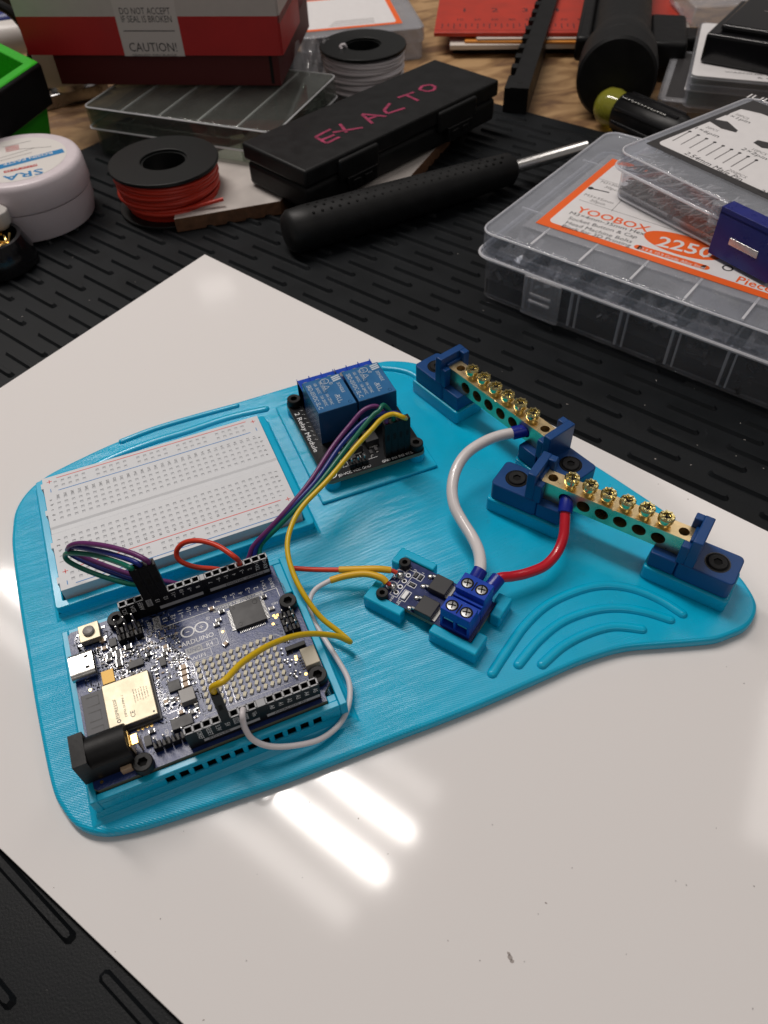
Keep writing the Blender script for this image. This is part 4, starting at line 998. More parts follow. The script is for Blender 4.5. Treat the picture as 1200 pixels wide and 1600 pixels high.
# ---- bolt assortment box (near right)
A = U(748, 461, -3); LB = 190; WB = 124
bolt_box = thing('organizer_box', 'large clear compartment box of black bolts with an orange-bordered paper label', 'organizer box', (A.x, A.y, -3), -61)
def bw(name, b, **k): return part(name, b, bolt_box, False, **k)
b = B('clear_box'); tub(b, 0, LB, 0, WB, 0, 27, 6, 1.4)
for k in range(1, 8): b.box(24*k, 24*k+1.2, 1.5, WB-1.5, 1.5, 26)
for yy in (32, 92): b.box(1.5, LB-1.5, yy, yy+1.2, 1.5, 26)
bw('tray', b, bevel=.4)
b = B('clear_lid'); tub(b, -1.6, LB+1.6, -1.6, WB+1.6, 22, 35, 7, 1.3, False, True); tub(b, -2.6, LB+2.6, -2.6, WB+2.6, 22, 24, 8, 1.0, False)
lid = bw('lid', b, bevel=.6)
b = B('clear_edge')  # pale divider strips and rim tubes that draw the bright edge highlights
for k in range(1, 8): b.box(24*k, 24*k+1.0, 1, WB-1, 34.4, 35.2); b.box(24*k-.2, 24*k+.9, .4, 1.6, 2, 22); b.box(24*k+3.2, 24*k+4.0, .4, 1.5, 2, 22)
for yy in (32, 92): b.box(1, LB-1, yy, yy+1, 31.2, 32.0)
for zz, ex, rr in ((34.4, -1.3, .55), (23, -2.7, .7), (21.6, -1.7, .45)):
    P = rrect(ex, LB-ex, ex, WB-ex, 7, 6); P = P+P[:1]; b.tube([(p[0], p[1], zz) for p in P], rr, 6)
part('edge_highlight_lines', b, lid, fr=bolt_box)
for xx in (26, 166):
    b = B('clear_frost'); b.box(xx, xx+19, -4.6, -2.8, 3, 23); b.box(xx+4, xx+15, -6.2, -4.6, 11, 12.6); b.box(xx+4, xx+15, -5.6, -4.6, 14.5, 16); bw('latch', b, bevel=.7)
b = B('bolt'); rb_ = random.Random(5)
for k in range(8):
    for r_ in ((2, 31), (34, 91), (94, 122)):
        xa = 24*k+2; n = 42 if r_[0] < 30 else 30
        for q in range(n):
            p0 = Vector((rb_.uniform(xa+2, xa+20), rb_.uniform(r_[0]+2, r_[1]-2), rb_.uniform(2, 19))); a = rb_.uniform(0, 360); L_ = rb_.uniform(4, 9)
            d_ = Vector((math.cos(R(a)), math.sin(R(a)), rb_.uniform(-.5, .5)))*L_/2
            e_ = p0+d_; f_ = p0-d_
            for v_ in (e_, f_): v_.x = min(max(v_.x, xa+1), xa+20.5); v_.y = min(max(v_.y, r_[0]+1), r_[1]-1); v_.z = max(v_.z, 1.8)
            b.tube([f_, e_], 1.3, 5)
            b.tube([e_, e_+(e_-f_)*.22], 2.4, 6)
        b.box(xa, xa+21.4, r_[0]+.3, r_[1]-.5, 1.5, 9)
o = bw('black_bolts', b); o['kind'] = 'stuff'
b = B('clear_bag')
for k in range(8):      # little bags crumpled on top of the bolts
    cx, cy = 24*k+13, 16; v = {}
    for i in range(8):
        for j in range(8): v[i, j] = b.V((cx-9+i*2.5, cy-13+j*3.7, 21+rb_.uniform(-2.6, 2.6)))
    for i in range(7):
        for j in range(7): b.face([v[i, j], v[i+1, j], v[i+1, j+1], v[i, j+1]])
bw('plastic_bags', b, ang=10)
# label card on the lid
zl = 32.4
A1, A2 = U(837, 348, zl), U(1200, 468, zl); ul = (A2-A1).normalized(); vl = Vector((-ul.y, ul.x, 0)); wl = 77
def lb(x, y, z=zl): return A1+ul*x+vl*y+Vector((0, 0, z-zl))
b = B('clear_frost'); q = [lb(-4, -5), lb(160, -5), lb(160, wl+5), lb(-4, wl+5)]; b.prism([(p.x, p.y) for p in q], zl-.7, zl-.1); part('label_panel', b, bolt_box, True, bevel=1.2)
b = B('orange'); q = [lb(0, 0), lb(156, 0), lb(156, wl), lb(0, wl)]; b.prism([(p.x, p.y) for p in q], zl-.05, zl+.1)
b.m('label_white'); rp_ = rrect(4, 152, 4, wl-4, 3, 4); b.prism([lb(*p)[:2] for p in rp_], zl+.1, zl+.18)
z = zl+.18
def L2(px, py): return (px, py)
b.m('orange'); b.tpx('YOOBOX', (898, 330), (1011, 363), z, 5.4, bold=.014)
b.m('ink')
for t, a, c in (('M3×4mm-35mm Hex', (889, 334), (1006, 368)), ('Socket Button & Cap', (887, 342), (994, 373)), ('Head Machine Bolts', (883, 349), (986, 380)), ('Black for 3D Printing', (877, 354.5), (984, 386))):
    b.tpx(t, a, c, z, 2.7)
b.m('ink_grey'); b.tpx('M3×35mm', (912, 305), (957, 319), z, 2.2); b.tpx('20pcs', (921, 314), (944, 321), z, 2.2); b.tpx('M3×30mm', (938, 285), (975, 296), z, 2.2); b.tpx('30pcs', (944, 293), (966, 300), z, 2.2)
b.m('ink'); b.line(U(922, 294, z), U(952, 301, z), .9); b.disc(U(923, 294, z), 1.4, 10)
b.m('ink_grey'); b.line(U(905, 312, z), U(1100, 375, z), .25); b.line(U(955, 330, z), U(972, 312, z), .25); b.line(U(936, 279, z), U(1020, 305, z), .25)
b.m('orange'); E_ = U(1066, 383, z); an = math.degrees(math.atan2(ul.y, ul.x)); b.disc(E_, 8.2, 36, 2.15, an, .03)
b.m('label_white'); b.tpx('2250', (1024, 383), (1110, 404), z+.05, 8.5, bold=.016)
b.m('orange'); c1_, c2_ = U(997, 386, z), U(1102, 418, z); b.line(c1_, c2_, 3.6, .03); b.disc(c1_, 1.8, 14, 1, 0, .03); b.disc(c2_, 1.8, 14, 1, 0, .03)
b.m('label_white'); b.tpx('12.9 & 10.9 Grade Alloy Steel', (998, 389), (1100, 420.5), z+.05, 2.0)
b.m('orange'); b.tpx('Pieces', (1149, 440), (1215, 461), z, 5.0, bold=.012); b.m('ink'); b.ring(U(1137, 419, z), 2.0, .7, 20)
part('paper_label', b, lid, True)

# ---- header pin box lying on the bolt box
A = U(956, 302, 34); a_pin = -78
pin_box = thing('parts_box', 'small clear box of metal header pins with blue latches on top of the bolt box', 'parts box', (A.x, A.y, 33.3), a_pin)
def pb(name, b, **k): return part(name, b, pin_box, False, **k)
LPB, WPB, HP = 132, 92, 21.5
b = B('clear_box'); tub(b, 0, LPB, 0, WPB, 0, 15, 6, 1.2)
for k in (1, 2, 3): b.box(33*k, 33*k+1, 1.2, WPB-1.2, 1.2, 15)
pb('tray', b, bevel=.4)
b = B('clear_lid'); tub(b, -1.4, LPB+1.4, -1.4, WPB+1.4, 13.5, HP, 7, 1.1, False, True); tub(b, -2.4, LPB+2.4, -2.4, WPB+2.4, 13.5, 14.8, 7.5, 1.0, False); plid = pb('lid', b, bevel=.5)
b = B('clear_edge')  # pale rim tubes added as the highlight along the box edges
for zz, ex, rr in ((HP-.4, -1.1, .45), (14.2, -2.4, .6), (.6, .2, .5)):
    P = rrect(ex, LPB-ex, ex, WPB-ex, 6.5, 6); P = P+P[:1]; b.tube([(p[0], p[1], zz) for p in P], rr, 6)
part('edge_highlight_lines', b, plid, fr=pin_box)
b = B('pin_metal')
for k in range(4):
    for q in range(340):
        p0 = Vector((rb_.uniform(33*k+4, 33*k+30), rb_.uniform(2.5, 26 if q < 230 else 86), rb_.uniform(2, 17))); a = rb_.gauss(75, 25); d_ = Vector((math.cos(R(a)), math.sin(R(a)), rb_.uniform(-.25, .25)))*rb_.uniform(4, 6)
        e_ = p0+d_; f_ = p0-d_
        for v_ in (e_, f_): v_.x = min(max(v_.x, 33*k+1.8), 33*k+32); v_.y = min(max(v_.y, 1.6), 90); v_.z = min(max(v_.z, 1.6), 19)
        b.tube([f_, e_], .42, 4)
b.m('steel')
for k in range(4): b.box(33*k+2, 33*k+32, 2, 88, 1.3, 3.2)
o = pb('metal_pins', b); o['kind'] = 'stuff'
b = B('latch_blue'); b.box(62, 92, -6.2, -2.6, 1, 20); b.box(62, 92, -6.2, 1, 18.8, 21.8); b.m('silver'); b.box(70, 84, -6.5, -6.2, 8.5, 11.5); pb('latch', b, bevel=1.0, seg=3)
b = B('clear_frost'); b.tube([(59, -4, 13), (59, -4, 21)], 2.6, 14); b.tube([(58, -2, 20.5), (62, -2, 20.5)], 2.2, 12); pb('latch_pivot', b)
b = B('label_dark'); zp = HP+.05; b.prism(rrect(3, LPB-3, 13, WPB-3, .8, 3), zp, zp+.1)
b.m('label_white'); b.prism(rrect(6, LPB-6, 17, WPB-13, 3, 4), zp+.1, zp+.16)
zw = 33.3+zp+.16
part_lab = b
# writing in world coordinates is turned into the box's own frame
inv = FR[pin_box.name].inverted()
def ptx(t, a, c, h):
    A_, C_ = inv @ U(*a, zw), inv @ U(*c, zw); d = C_-A_; b.text(t, A_, d, (-d.y, d.x, 0), h, 'l', d.length, .03)
def pl_(px, py): return inv @ U(px, py, zw)
b.m('ink'); ptx('1×1pin', (1134, 180), (1170, 193), 2.6); ptx('1×6pin', (1085, 201), (1121, 215), 2.6); ptx('2.54mm Male Pin', (1068, 240), (1156, 283), 3.2); ptx('2×2pin', (1157, 233), (1196, 250), 2.6); ptx('2×3pin', (1186, 299), (1225, 316), 2.6)
b.m('ink_grey'); ptx('50PCS', (1148, 179), (1168, 187), 2.0); ptx('20PCS', (1102, 199), (1120, 206), 2.0); ptx('10PCS', (1174, 234), (1196, 243), 2.0); ptx('200PCS', (1136, 266), (1164, 279), 2.0)
for q in range(9):
    a_, c_ = pl_(1078+13*q, 205.5+5.6*q), pl_(1051+13*q, 220+5.8*q); b.m('ink_grey'); b.line(a_, c_, .55); b.m('ink'); b.disc(a_, .85, 8)
b.m('label_dark')
def poly(pts): b.face([b.V(pl_(*p)+Vector((0, 0, .06))) for p in pts])
poly([(1109, 190), (1114, 186), (1137, 190), (1153, 204), (1150, 207), (1127, 201)]); poly([(1152, 169), (1156, 167), (1200, 175), (1200, 180)]); poly([(1177, 223), (1184, 219), (1214, 226), (1222, 236), (1190, 231)])
b.m('label_white'); ptx('IUUZ', (1166, 152), (1222, 168), 5.5)
part('paper_label', b, plid, fr=pin_box)

# ---- knife case with handwriting
zt_ = 5.4
kc = thing('tool_case', 'black plastic hinged case with EXACTO hand-written in pink on its lid', 'tool case', (157, 280.5, zt_), 22.5)
b = B('black_matt'); b.box(0, 158, 0, 52, 0, 14); part('case_bottom', b, kc, False, bevel=3, seg=4)
b = B('black_matt'); b.box(-.8, 158.8, -.8, 52.8, 14.6, 24); b.box(22, 52, -3, 0, 10, 22); b.box(102, 136, -3, 0, 10, 22); cl_ = part('case_lid', b, kc, False, bevel=2.6, seg=4)
for xx in (26, 108):
    b = B('black'); b.box(xx, xx+22, -5, -3, 4, 12); b.box(xx+3, xx+9, -5.6, -5, 6, 10); b.box(xx+12, xx+18, -5.6, -5, 6, 10); part('latch', b, kc, False, bevel=.5)
b = B('pink'); zz = zt_+24.1; iv = FR[kc.name].inverted()
def strokes(*ls):
    for l in ls:
        P = [iv @ U(380+x/2.857, 60+y/2.857, zz) for x, y in l]
        for p, q in zip(P, P[1:]): b.line(p, q, 1.9, rb_.uniform(.02, .08)); 
strokes([(322, 440), (390, 405)], [(322, 440), (372, 468)], [(345, 455), (408, 430)], [(372, 468), (430, 440)],
        [(432, 382), (462, 420)], [(400, 420), (534, 398)], [(530, 340), (578, 380)], [(530, 338), (640, 348)], [(552, 362), (600, 345)],
        [(655, 290), (628, 322), (645, 335), (722, 310)], [(690, 265), (762, 240)], [(725, 252), (782, 278)],
        [(786, 228), (800, 212), (835, 207), (858, 215), (852, 230), (822, 237), (786, 228)])
part('handwriting', b, cl_, fr=kc)

# ---- offcuts under the case and spool
b = B('offcut'); b.prism([(88, 309), (147, 302.5), (200, 352), (180, 395), (108, 372)], -2.95, 5); b.bm.normal_update(); b.m('offcut_edge')
for f in b.bm.faces:
    if abs(f.normal.z) < .5: f.material_index = b.cur
solo('board_offcut', b, 'white-faced board offcut with a dark edge beneath the red wire spool', 'offcut', bevel=.3)
b = B('offcut'); b.prism([(178, 288), (224, 296.5), (300, 366), (258, 398), (205, 352)], -2.95, 4.9); b.bm.normal_update(); b.m('offcut_edge')
for f in b.bm.faces:
    if abs(f.normal.z) < .5: f.material_index = b.cur
solo('board_offcut', b, 'white-faced board offcut with a brown edge showing between the black case and the perforated handle', 'offcut', bevel=.3)

# ---- wire spools
def spool(c, r, z0, h, wm, lab, name='wire_spool', hole=.42, tilt=0):
    t = thing(name, lab, 'wire spool', (c[0], c[1], z0)); Mx = Matrix.Rotation(R(tilt), 4, 'Y')
    for nm, za, zb in (('flange', 0, 2), ('flange', h-2, h)):
        b = B('spool_black'); n = 40
        o = [(r*math.cos(2*math.pi*i/n), r*math.sin(2*math.pi*i/n)) for i in range(n)]; i_ = [(x*hole, y*hole) for x, y in o]
        ringprism(b, o, i_, za, zb); part(nm, b, t, False, bevel=.4)
    b = B('spool_black'); n = 32
    o = [(r*(hole+.12)*math.cos(2*math.pi*i/n), r*(hole+.12)*math.sin(2*math.pi*i/n)) for i in range(n)]; i_ = [(x*.72, y*.72) for x, y in o]
    ringprism(b, o, i_, 1.5, h-1.5); part('core', b, t, False)
    b = B(wm); pts = []; lay = int((h-4)/2.1)
    for tr_ in range(2):
        rr = r*(.84+.08*tr_); pts = []
        for i in range(int(lay*30)+1):
            a = 2*math.pi*i/30; zc = 5+(h-8)*(i/(lay*30)) if tr_ == 0 else (h-3)-(h-11)*(i/(lay*30))
            w_ = rr-1.5*(1-zc/h)+.8*math.sin(a*1.3+i*.013)+.4*math.sin(i*.37)
            pts.append((w_*math.cos(a), w_*math.sin(a), zc+.7*math.sin(a*.9)+.4*math.sin(a*.31)))
        b.tube(pts, 1.15, 8)
    b.lathe([(r*.82, 2.2), (r*.82, h-2.2)], 32, None, False, False)
    b.m('hole'); b.disc((0, 0, 1.0), r*.4, 24, lift=0)
    part('wound_wire', b, t, False, ang=60)
    return t
cR = U(255, 249, 23); sp = spool((cR.x, cR.y), 30.6, -2.9, 26, 'wire_red', 'black spool wound with red wire, its cut end sticking out to the right')
P = smooth([U(225, 330, 3), U(262, 331, 5), U(300, 324, 7), U(349, 311, 9)], 8); b = B('wire_red'); b.tube(P, 1.05, 10); part('loose_end', b, sp, True, ang=60)
cW = U(567, 71, 28); sp2 = spool((cW.x, cW.y), 29.5, -5, 34, 'wire_white', 'black spool wound with white wire behind the black case')
b = B('wire_white'); b.tube(smooth([U(534, 77, 28.4), U(532, 72, 30), U(538, 70, 30.5), U(541, 75, 28.2)], 5), 1.0, 8); part('loose_end', b, sp2, True, ang=60)

# ---- perforated handle tool
t = thing('hand_tool', 'black tool with a perforated soft grip and a bright metal shaft', 'hand tool', (138, 261, -3), 4.9)
MX = Matrix(((0, 0, 1, 0), (0, 1, 0, 0), (-1, 0, 0, 11.5), (0, 0, 0, 1)))
b = B('black_matt'); b.lathe([(5, -1), (9, 0), (11.3, 3), (11.6, 12), (11, 60), (9.8, 110), (8.6, 138), (6, 141)], 36, MX)
gr = part('grip', b, t, False, ang=50)
b = B('hole')
for row_, (el, ) in enumerate(((62,), (80,), (98,))):
    for k in range(24 if row_ < 2 else 22):
        xx = 14+5.0*k+(2.5 if row_ % 2 else 0); rr = 11.55-(xx-12)*.022
        n_ = Vector((0, -math.cos(R(el)), math.sin(R(el)))); c_ = Vector((xx, 0, 11.5))+n_*rr*.985
        b.ball(c_, .95, 8, 1)
part('grip_holes', b, gr, fr=t)
b = B('chrome'); b.lathe([(3.6, 140), (3.6, 192)], 28, MX); part('metal_shaft', b, t, False)

# ---- rosin paste jar
jar = thing('jar', 'round white screw-top jar of soldering paste with a blue and white paper label', 'jar', (18.5, 363.5, -3))
b = B('jar'); b.lathe([(30, 0), (32.5, 1.5), (34, 9), (34.2, 17), (33, 17.2)], 64); part('jar_body', b, jar, False)
b = B('jar'); b.lathe([(34.6, 17.6), (35.0, 18.5), (34.4, 30), (33.2, 32.4), (31.6, 33), (27, 32.8), (.1, 32.8)], 64); jl = part('jar_lid', b, jar, False, ang=50)
b = B('jar_label'); b.disc((0, 0, 32.85), 27, 48)
zj = 29.93; iv2 = FR[jar.name].inverted()
def jtx(tt, a, c, h, mt_):
    b.m(mt_); A_, C_ = iv2 @ U(*a, zj), iv2 @ U(*c, zj); d = C_-A_; b.text(tt, A_, d, (-d.y, d.x, 0), h, 'l', d.length, .06, .012)
b.m('jar_blue'); b.line(iv2 @ U(-20, 266, zj), iv2 @ U(99, 235, zj), 5.4, .03)
jtx('ROSIN PASTE', (81, 237), (4, 256), 2.7, 'jar_label')
jtx('SRA', (66, 263), (4, 276), 6.5, 'jar_blue')
b.m('jar_red'); b.line(iv2 @ U(6, 269, zj), iv2 @ U(58, 257.5, zj), 2.6, .03); jtx('FLUX #135', (56, 256.5), (8, 267.5), 1.5, 'jar_label')
b.m('jar_red')
for k in range(4): b.line(iv2 @ U(8+.4*k, 231+2.1*k, zj), iv2 @ U(29+.4*k, 226.5+2.1*k, zj), .7, .05)
b.m('ink_grey')
for k, (a, c) in enumerate((((4, 230), (48, 220)), ((30, 233), (80, 229)), ((0, 247), (54, 231)), ((-5, 253), (50, 238)))): b.line(iv2 @ U(*a, zj), iv2 @ U(*c, zj), .3, .05)
part('paper_label', b, jl, fr=jar)

# ---- green and black bin
gb = thing('plastic_bin', 'bright green many-sided plastic bin with a black band at its rim', 'bin', (-13.5, 447, -7))
def ngon(r, n=6, a0=-8): return [(r*math.cos(R(a0+360*i/n)), r*math.sin(R(a0+360*i/n))) for i in range(n)]
def loft(b, rs, n=6):
    rg = [[b.V((*p, z)) for p in ngon(r, n)] for r, z in rs]
    for a, c in zip(rg, rg[1:]):
        for i in range(n): b.face([a[i], a[(i+1) % n], c[(i+1) % n], c[i]])
    return rg
b = B('green'); rg = loft(b, [(50, 0), (57, 34), (57, 56.5), (60, 57), (60, 58.5), (52, 58.5), (51, 30), (46, 4)]); b.face(rg[0][::-1]); b.face(rg[-1]); part('bin_body', b, gb, False, bevel=1)
b = B('black'); loft(b, [(57.2, 33.5), (61, 34.5), (61.5, 56.5), (60.2, 57.6)]); part('rim_band', b, gb, False, bevel=.6)

# ---- red and white carton
P0, P1 = U(45, 86, 45), U(440, 87, 45); du = P1-P0; ang_ = math.degrees(math.atan2(du.y, du.x)); LU = du.length
ct = thing('cardboard_carton', 'red and white cardboard carton closed with a printed caution seal', 'carton', (P0.x, P0.y, 27), ang_)
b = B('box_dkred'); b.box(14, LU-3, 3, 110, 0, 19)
b.m('hole'); b.box(LU-9, LU-7, 2.9, 3, 1, 17)
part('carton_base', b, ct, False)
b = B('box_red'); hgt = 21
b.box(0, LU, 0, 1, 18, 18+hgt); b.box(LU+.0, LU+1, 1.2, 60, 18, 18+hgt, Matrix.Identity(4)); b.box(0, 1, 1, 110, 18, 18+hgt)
b.m('box_white'); b.box(0, LU, 0, 1, 18+hgt, 80); b.box(LU, LU+1, 1.2, 60, 18+hgt-4, 80); b.box(0, 1, 1, 110, 18+hgt, 80); b.box(0, LU+1, 0, 110, 80, 81)
# angled corner flap
b.m('box_red'); part('carton_sleeve', b, ct, False)
b = B('sticker'); xs0, xs1 = LU*.388, LU*.625; b.box(xs0, xs1, -.15, 0, 17.6, 80); b.m('ink'); xm = (xs0+xs1)/2
F = ((1, 0, 0), (0, 0, 1))
b.text('DO NOT ACCEPT', (xm, -.17, 40.2), *F, 3.5, width=31); b.text('IF SEAL IS BROKEN', (xm, -.17, 36.0), *F, 3.5, width=31); b.line((xm-16, -.17, 31.4), (xm+16, -.17, 31.4), .5, .04, (0, -1, 0))
b.text('CAUTION!', (xm, -.17, 20.2), *F, 4.9, width=30); b.text('SEALED PACKAGE', (xm, -.17, 17.7), *F, 1.1, width=28)
part('caution_seal', b, ct, False)

# ---- dark clear organizer beneath the carton
P0, P1 = U(128, 166, 26), U(430, 208, 26); du = P1-P0; an2 = math.degrees(math.atan2(du.y, du.x)); LU2 = du.length
ob_ = thing('organizer_box', 'smoky clear organizer box underneath the red carton', 'organizer box', (P0.x, P0.y, -7), an2)
b = B('clear_dark'); tub(b, 2, LU2-2, 2, 88, 0, 25, 3, 1.3); 
for k in range(1, 5): b.box(LU2/5*k, LU2/5*k+1, 3, 87, 1, 24)
part('tray', b, ob_, False, bevel=.4)
b = B('clear_dark'); tub(b, 0, LU2, 0, 90, 20, 33, 4, 1.3, False, True); ol_ = part('lid', b, ob_, False, bevel=.5)
b = B('clear_edge')  # pale tubes and strips imitating light caught by edges and dividers
for zz, ex, rr in ((32.6, .4, .5), (20.2, -.2, .6), (.8, 2.2, .5)):
    P = rrect(ex, LU2-ex, ex, 90-ex, 4, 4); P = P+P[:1]; b.tube([(p[0], p[1], zz) for p in P], rr, 6)
for k in range(1, 5): b.box(LU2/5*k, LU2/5*k+.8, 2, 88, 31.9, 32.8)
part('edge_highlight_lines', b, ol_, fr=ob_)
b = B('black')
for k in range(5):
    for q in range(4): b.m(rb_.choice(('black', 'chip', 'antenna', 'black', 'pcb_edge'))); b.cbox(LU2/5*k+rb_.uniform(8, 20), rb_.uniform(10, 80), rb_.uniform(6, 14), rb_.uniform(6, 16), 1.4, rb_.uniform(10, 20), rb_.uniform(0, 90))
b.m('black'); b.box(4, LU2-4, 4, 86, 1.4, 5)
part('dark_contents', b, ob_, False, bevel=.8)

# ---- crumpled clear bag between carton and white spool
b = B('clear_bag'); v = {}
NI, NJ = 40, 26
for i in range(NI):
    for j in range(NJ):
        u_, w_ = i/(NI-1), j/(NJ-1)
        p = U(452+52*w_+10*u_, 178-118*u_, 4+36*u_*(1-.3*w_))
        k1 = 2.2*math.sin(9*w_+4*u_)+1.2*math.sin(23*w_-7*u_+1)+.7*math.sin(41*w_+17*u_); v[i, j] = b.V(p+Vector((.4*k1, .3*k1, k1+rb_.uniform(-.15, .15))))
for i in range(NI-1):
    for j in range(NJ-1): b.face([v[i, j], v[i+1, j], v[i+1, j+1], v[i, j+1]])
solo('plastic_bag', b, 'crumpled clear plastic bag between the red carton and the white wire spool', 'bag', ang=60)

# ---- far clear box with orange label
P0, P1 = U(470, 60, 15), U(662, 42, 15); du = P1-P0; an3 = math.degrees(math.atan2(du.y, du.x)); L3 = du.length
fb = thing('organizer_box', 'frosted clear box with an orange-edged label behind the white wire spool', 'organizer box', (P0.x, P0.y, -7), an3)
b = B('clear_frost'); tub(b, 0, L3, 0, 90, 0, 14, 5, 1.3); part('tray', b, fb, False, bevel=.5)
b = B('clear_frost'); tub(b, -1.2, L3+1.2, -1.2, 91, 12, 22, 6, 1.3, False, True); fl = part('lid', b, fb, False, bevel=.7)
b = B('orange'); b.box(0, L3-14, 12, 85, 22.05, 22.2); b.m('label_white'); b.prism(rrect(2, L3-18, 15.5, 82, 3, 4), 22.2, 22.3); b.m('ink_grey')
for k in range(4): b.line((L3*.25+6*k*.3, 19+3.2*k, 22.3), (L3-34, 19+3.2*k, 22.3), .7)
part('paper_label', b, fl, fr=fb)

# ---- ruler on envelopes
Q0, Q1 = U(678, 50, 9), U(1075, 50, 9); du = Q1-Q0; a4 = math.degrees(math.atan2(du.y, du.x)); L4 = du.length
ev = thing('envelope_stack', 'stack of white and orange-edged envelopes beneath the red ruler', 'envelopes', (Q0.x, Q0.y, -7), a4)
b = B('paper'); b.cbox(L4*.55, 36, L4*.98, 80, 6, 9.2, 2); part('envelope', b, ev, False, bevel=.2)
b = B('paper_orange'); b.cbox(L4*.58, 37, L4*.9, 84, 9.6, 11, -1.0); part('envelope', b, ev, False, bevel=.2, label='orange-edged envelope')
b = B('paper'); b.cbox(L4*.6, 39, L4*.86, 82, 11.4, 12.6, .8); part('envelope', b, ev, False, bevel=.2)
b = B('black_matt'); b.cbox(L4*.55, 40, L4*.95, 70, 0, 5.6, 1); part('dark_pad', b, ev, False, bevel=.5)
rl = thing('ruler', 'wide red ruler with black inch and millimetre marks at the back of the bench', 'ruler', (Q0.x, Q0.y, 5.8), a4)
b = B('ruler'); b.box(0, L4, 0, 95, 0, 2.8); rbod = part('ruler_body', b, rl, False, bevel=.4)
b = B('ink'); pit = L4*.128
for k in range(0, 8): b.text(str(k+1), (L4*.115+pit*k, 47, 2.8), X, Y, 9)
for k in range(0, 60): b.line((L4*.03+k*5.08*.9, 13 if k % 2 else 9, 2.8), (L4*.03+k*5.08*.9, 20, 2.8), .7)
for k in range(1, 16): b.text(str(k*10), (L4*.03+k*13.4, 27, 2.8), X, Y, 4.2)
b.line((0, 5, 2.8), (L4, 5, 2.8), .5)
part('ruler_markings', b, rbod, fr=rl)

# ---- serrated black rail
R0, R1 = U(806, 150, 8), U(867, -30, 8); du = R1-R0; a5 = math.degrees(math.atan2(du.y, du.x)); L5 = du.length
b = B('black_matt'); Mx = MF((R0.x, R0.y, -7), a5)
b.box(0, L5, -8, 4.2, 0, 20, Mx); b.box(0, 22, 4, 8, 0, 19.5, Mx)
k = 22
while k < L5:
    b.box(k, k+11, 4, 8, 0, 14, Mx); b.box(k+11, k+19, 4, 8.2, 0, 20.4, Mx); k += 19
b.m('hole'); b.cyl(*(Mx @ Vector((10, -1, 0)))[:2], 13, 13.08, 2.2, 14)
solo('serrated_rail', b, 'long black bar with a row of notches along its right edge', 'rail', bevel=.9)

# ---- big black torch
T0 = U(951, 189, -7); T1 = U(975, 20, 26); dr = Vector((T1.x-T0.x, T1.y-T0.y, 0)).normalized()
a6 = math.degrees(math.atan2(dr.y, dr.x)); tc_ = thing('torch', 'thick black round-ended torch lying with its wide end towards the camera', 'torch', (T0.x, T0.y, -7), a6)
MX2 = Matrix(((0, .10, .995, 0), (0, 1, 0, 0), (-1, 0, .06, 31), (0, 0, 0, 1)))
MX2 = Matrix.Translation((0, 0, 25.5)) @ Matrix.Rotation(R(90), 4, 'Y')
b = B('black_matt'); b.lathe([(23.5, 0), (25.2, 1.5), (25.5, 20), (24.3, 21), (25, 22), (25, 34), (22.5, 44), (20.5, 60), (20.5, 240)], 48, MX2)
b.m('black'); b.lathe([(22.5, -.02), (22, .6), (.1, .6)], 40, MX2, closed_top=False, closed_bot=False)
tb_ = part('torch_body', b, tc_, False, ang=30)
b = B('black'); b.box(48, 200, 20, 30, 18, 34); b.box(70, 130, -46, -20, 8, 26); b.box(95, 118, -60, -40, 6, 22); part('clamp_arm', b, tc_, False, bevel=3, seg=3)

# ---- yellow-ended screwdriver
H0, H1 = U(946, 165, 5), U(1050, 205, 7); du = H1-H0; a7 = math.degrees(math.atan2(du.y, du.x))
sd = thing('screwdriver', 'screwdriver handle with a clear yellow end and ribbed black grip beside the torch', 'screwdriver', (H0.x, H0.y, -7), a7)
MX3 = Matrix.Translation((0, 0, 12.5)) @ Matrix.Rotation(R(90), 4, 'Y')
b = B('yellow_clear'); b.lathe([(4, -4), (8.5, -2.5), (11, 1.5), (11.6, 7), (10.6, 12), (10, 14)], 28, MX3); part('handle_end', b, sd, False, ang=60)
b = B('black'); rr_ = []
b.lathe([(10, 13.5), (11.8, 15), (12, 60), (10, 66), (6, 70)], 28, MX3)
g_ = part('grip', b, sd, False, ang=50)
b = B('black_gloss')
for k in range(9):
    an = R(20+40*k); c_, s_ = math.cos(an)*11.7, math.sin(an)*11.7
    b.tube([(17, s_, 12.5+c_), (60, s_, 12.5+c_)], 1.3, 8)
b.m('silver')
for k in range(14): b.cbox(17.5+2.6*k, -5.2, 1.6, 2.2, 23.3, 23.9)
part('grip_ribs', b, g_, fr=sd)

# ---- boxes at the far right
S0, S1 = U(1028, 157, 8), U(1200, 178, 8); du = S1-S0; a8 = math.degrees(math.atan2(du.y, du.x))
f1_ = thing('organizer_box', 'low clear box with a black label at the bottom of the far right stack', 'organizer box', (S0.x, S0.y, -7), a8+2)
b = B('clear_box'); tub(b, 0, 130, 0, 88, 0, 12, 5, 1.2); part('tray', b, f1_, False, bevel=.5)
b = B('clear_frost'); tub(b, -1, 131, -1, 89, 10, 16, 6, 1.2, False, True); l1_ = part('lid', b, f1_, False, bevel=.6)
b = B('label_dark'); b.box(4, 126, 5, 84, 16.05, 16.2); b.m('label_white'); b.prism(rrect(14, 120, 18, 78, 2, 3), 16.2, 16.3); b.m('ink_grey')
for k in range(3): b.line((17, 24+7*k, 16.3), (28, 24+7*k, 16.3), .8)
part('paper_label', b, l1_, fr=f1_)
b = B('gold')
for k in range(16): b.cbox(rb_.uniform(5, 60), rb_.uniform(3, 30), 2.5, 2, 1.3, rb_.uniform(3, 8), rb_.uniform(0, 90))
part('small_parts', b, f1_, False)
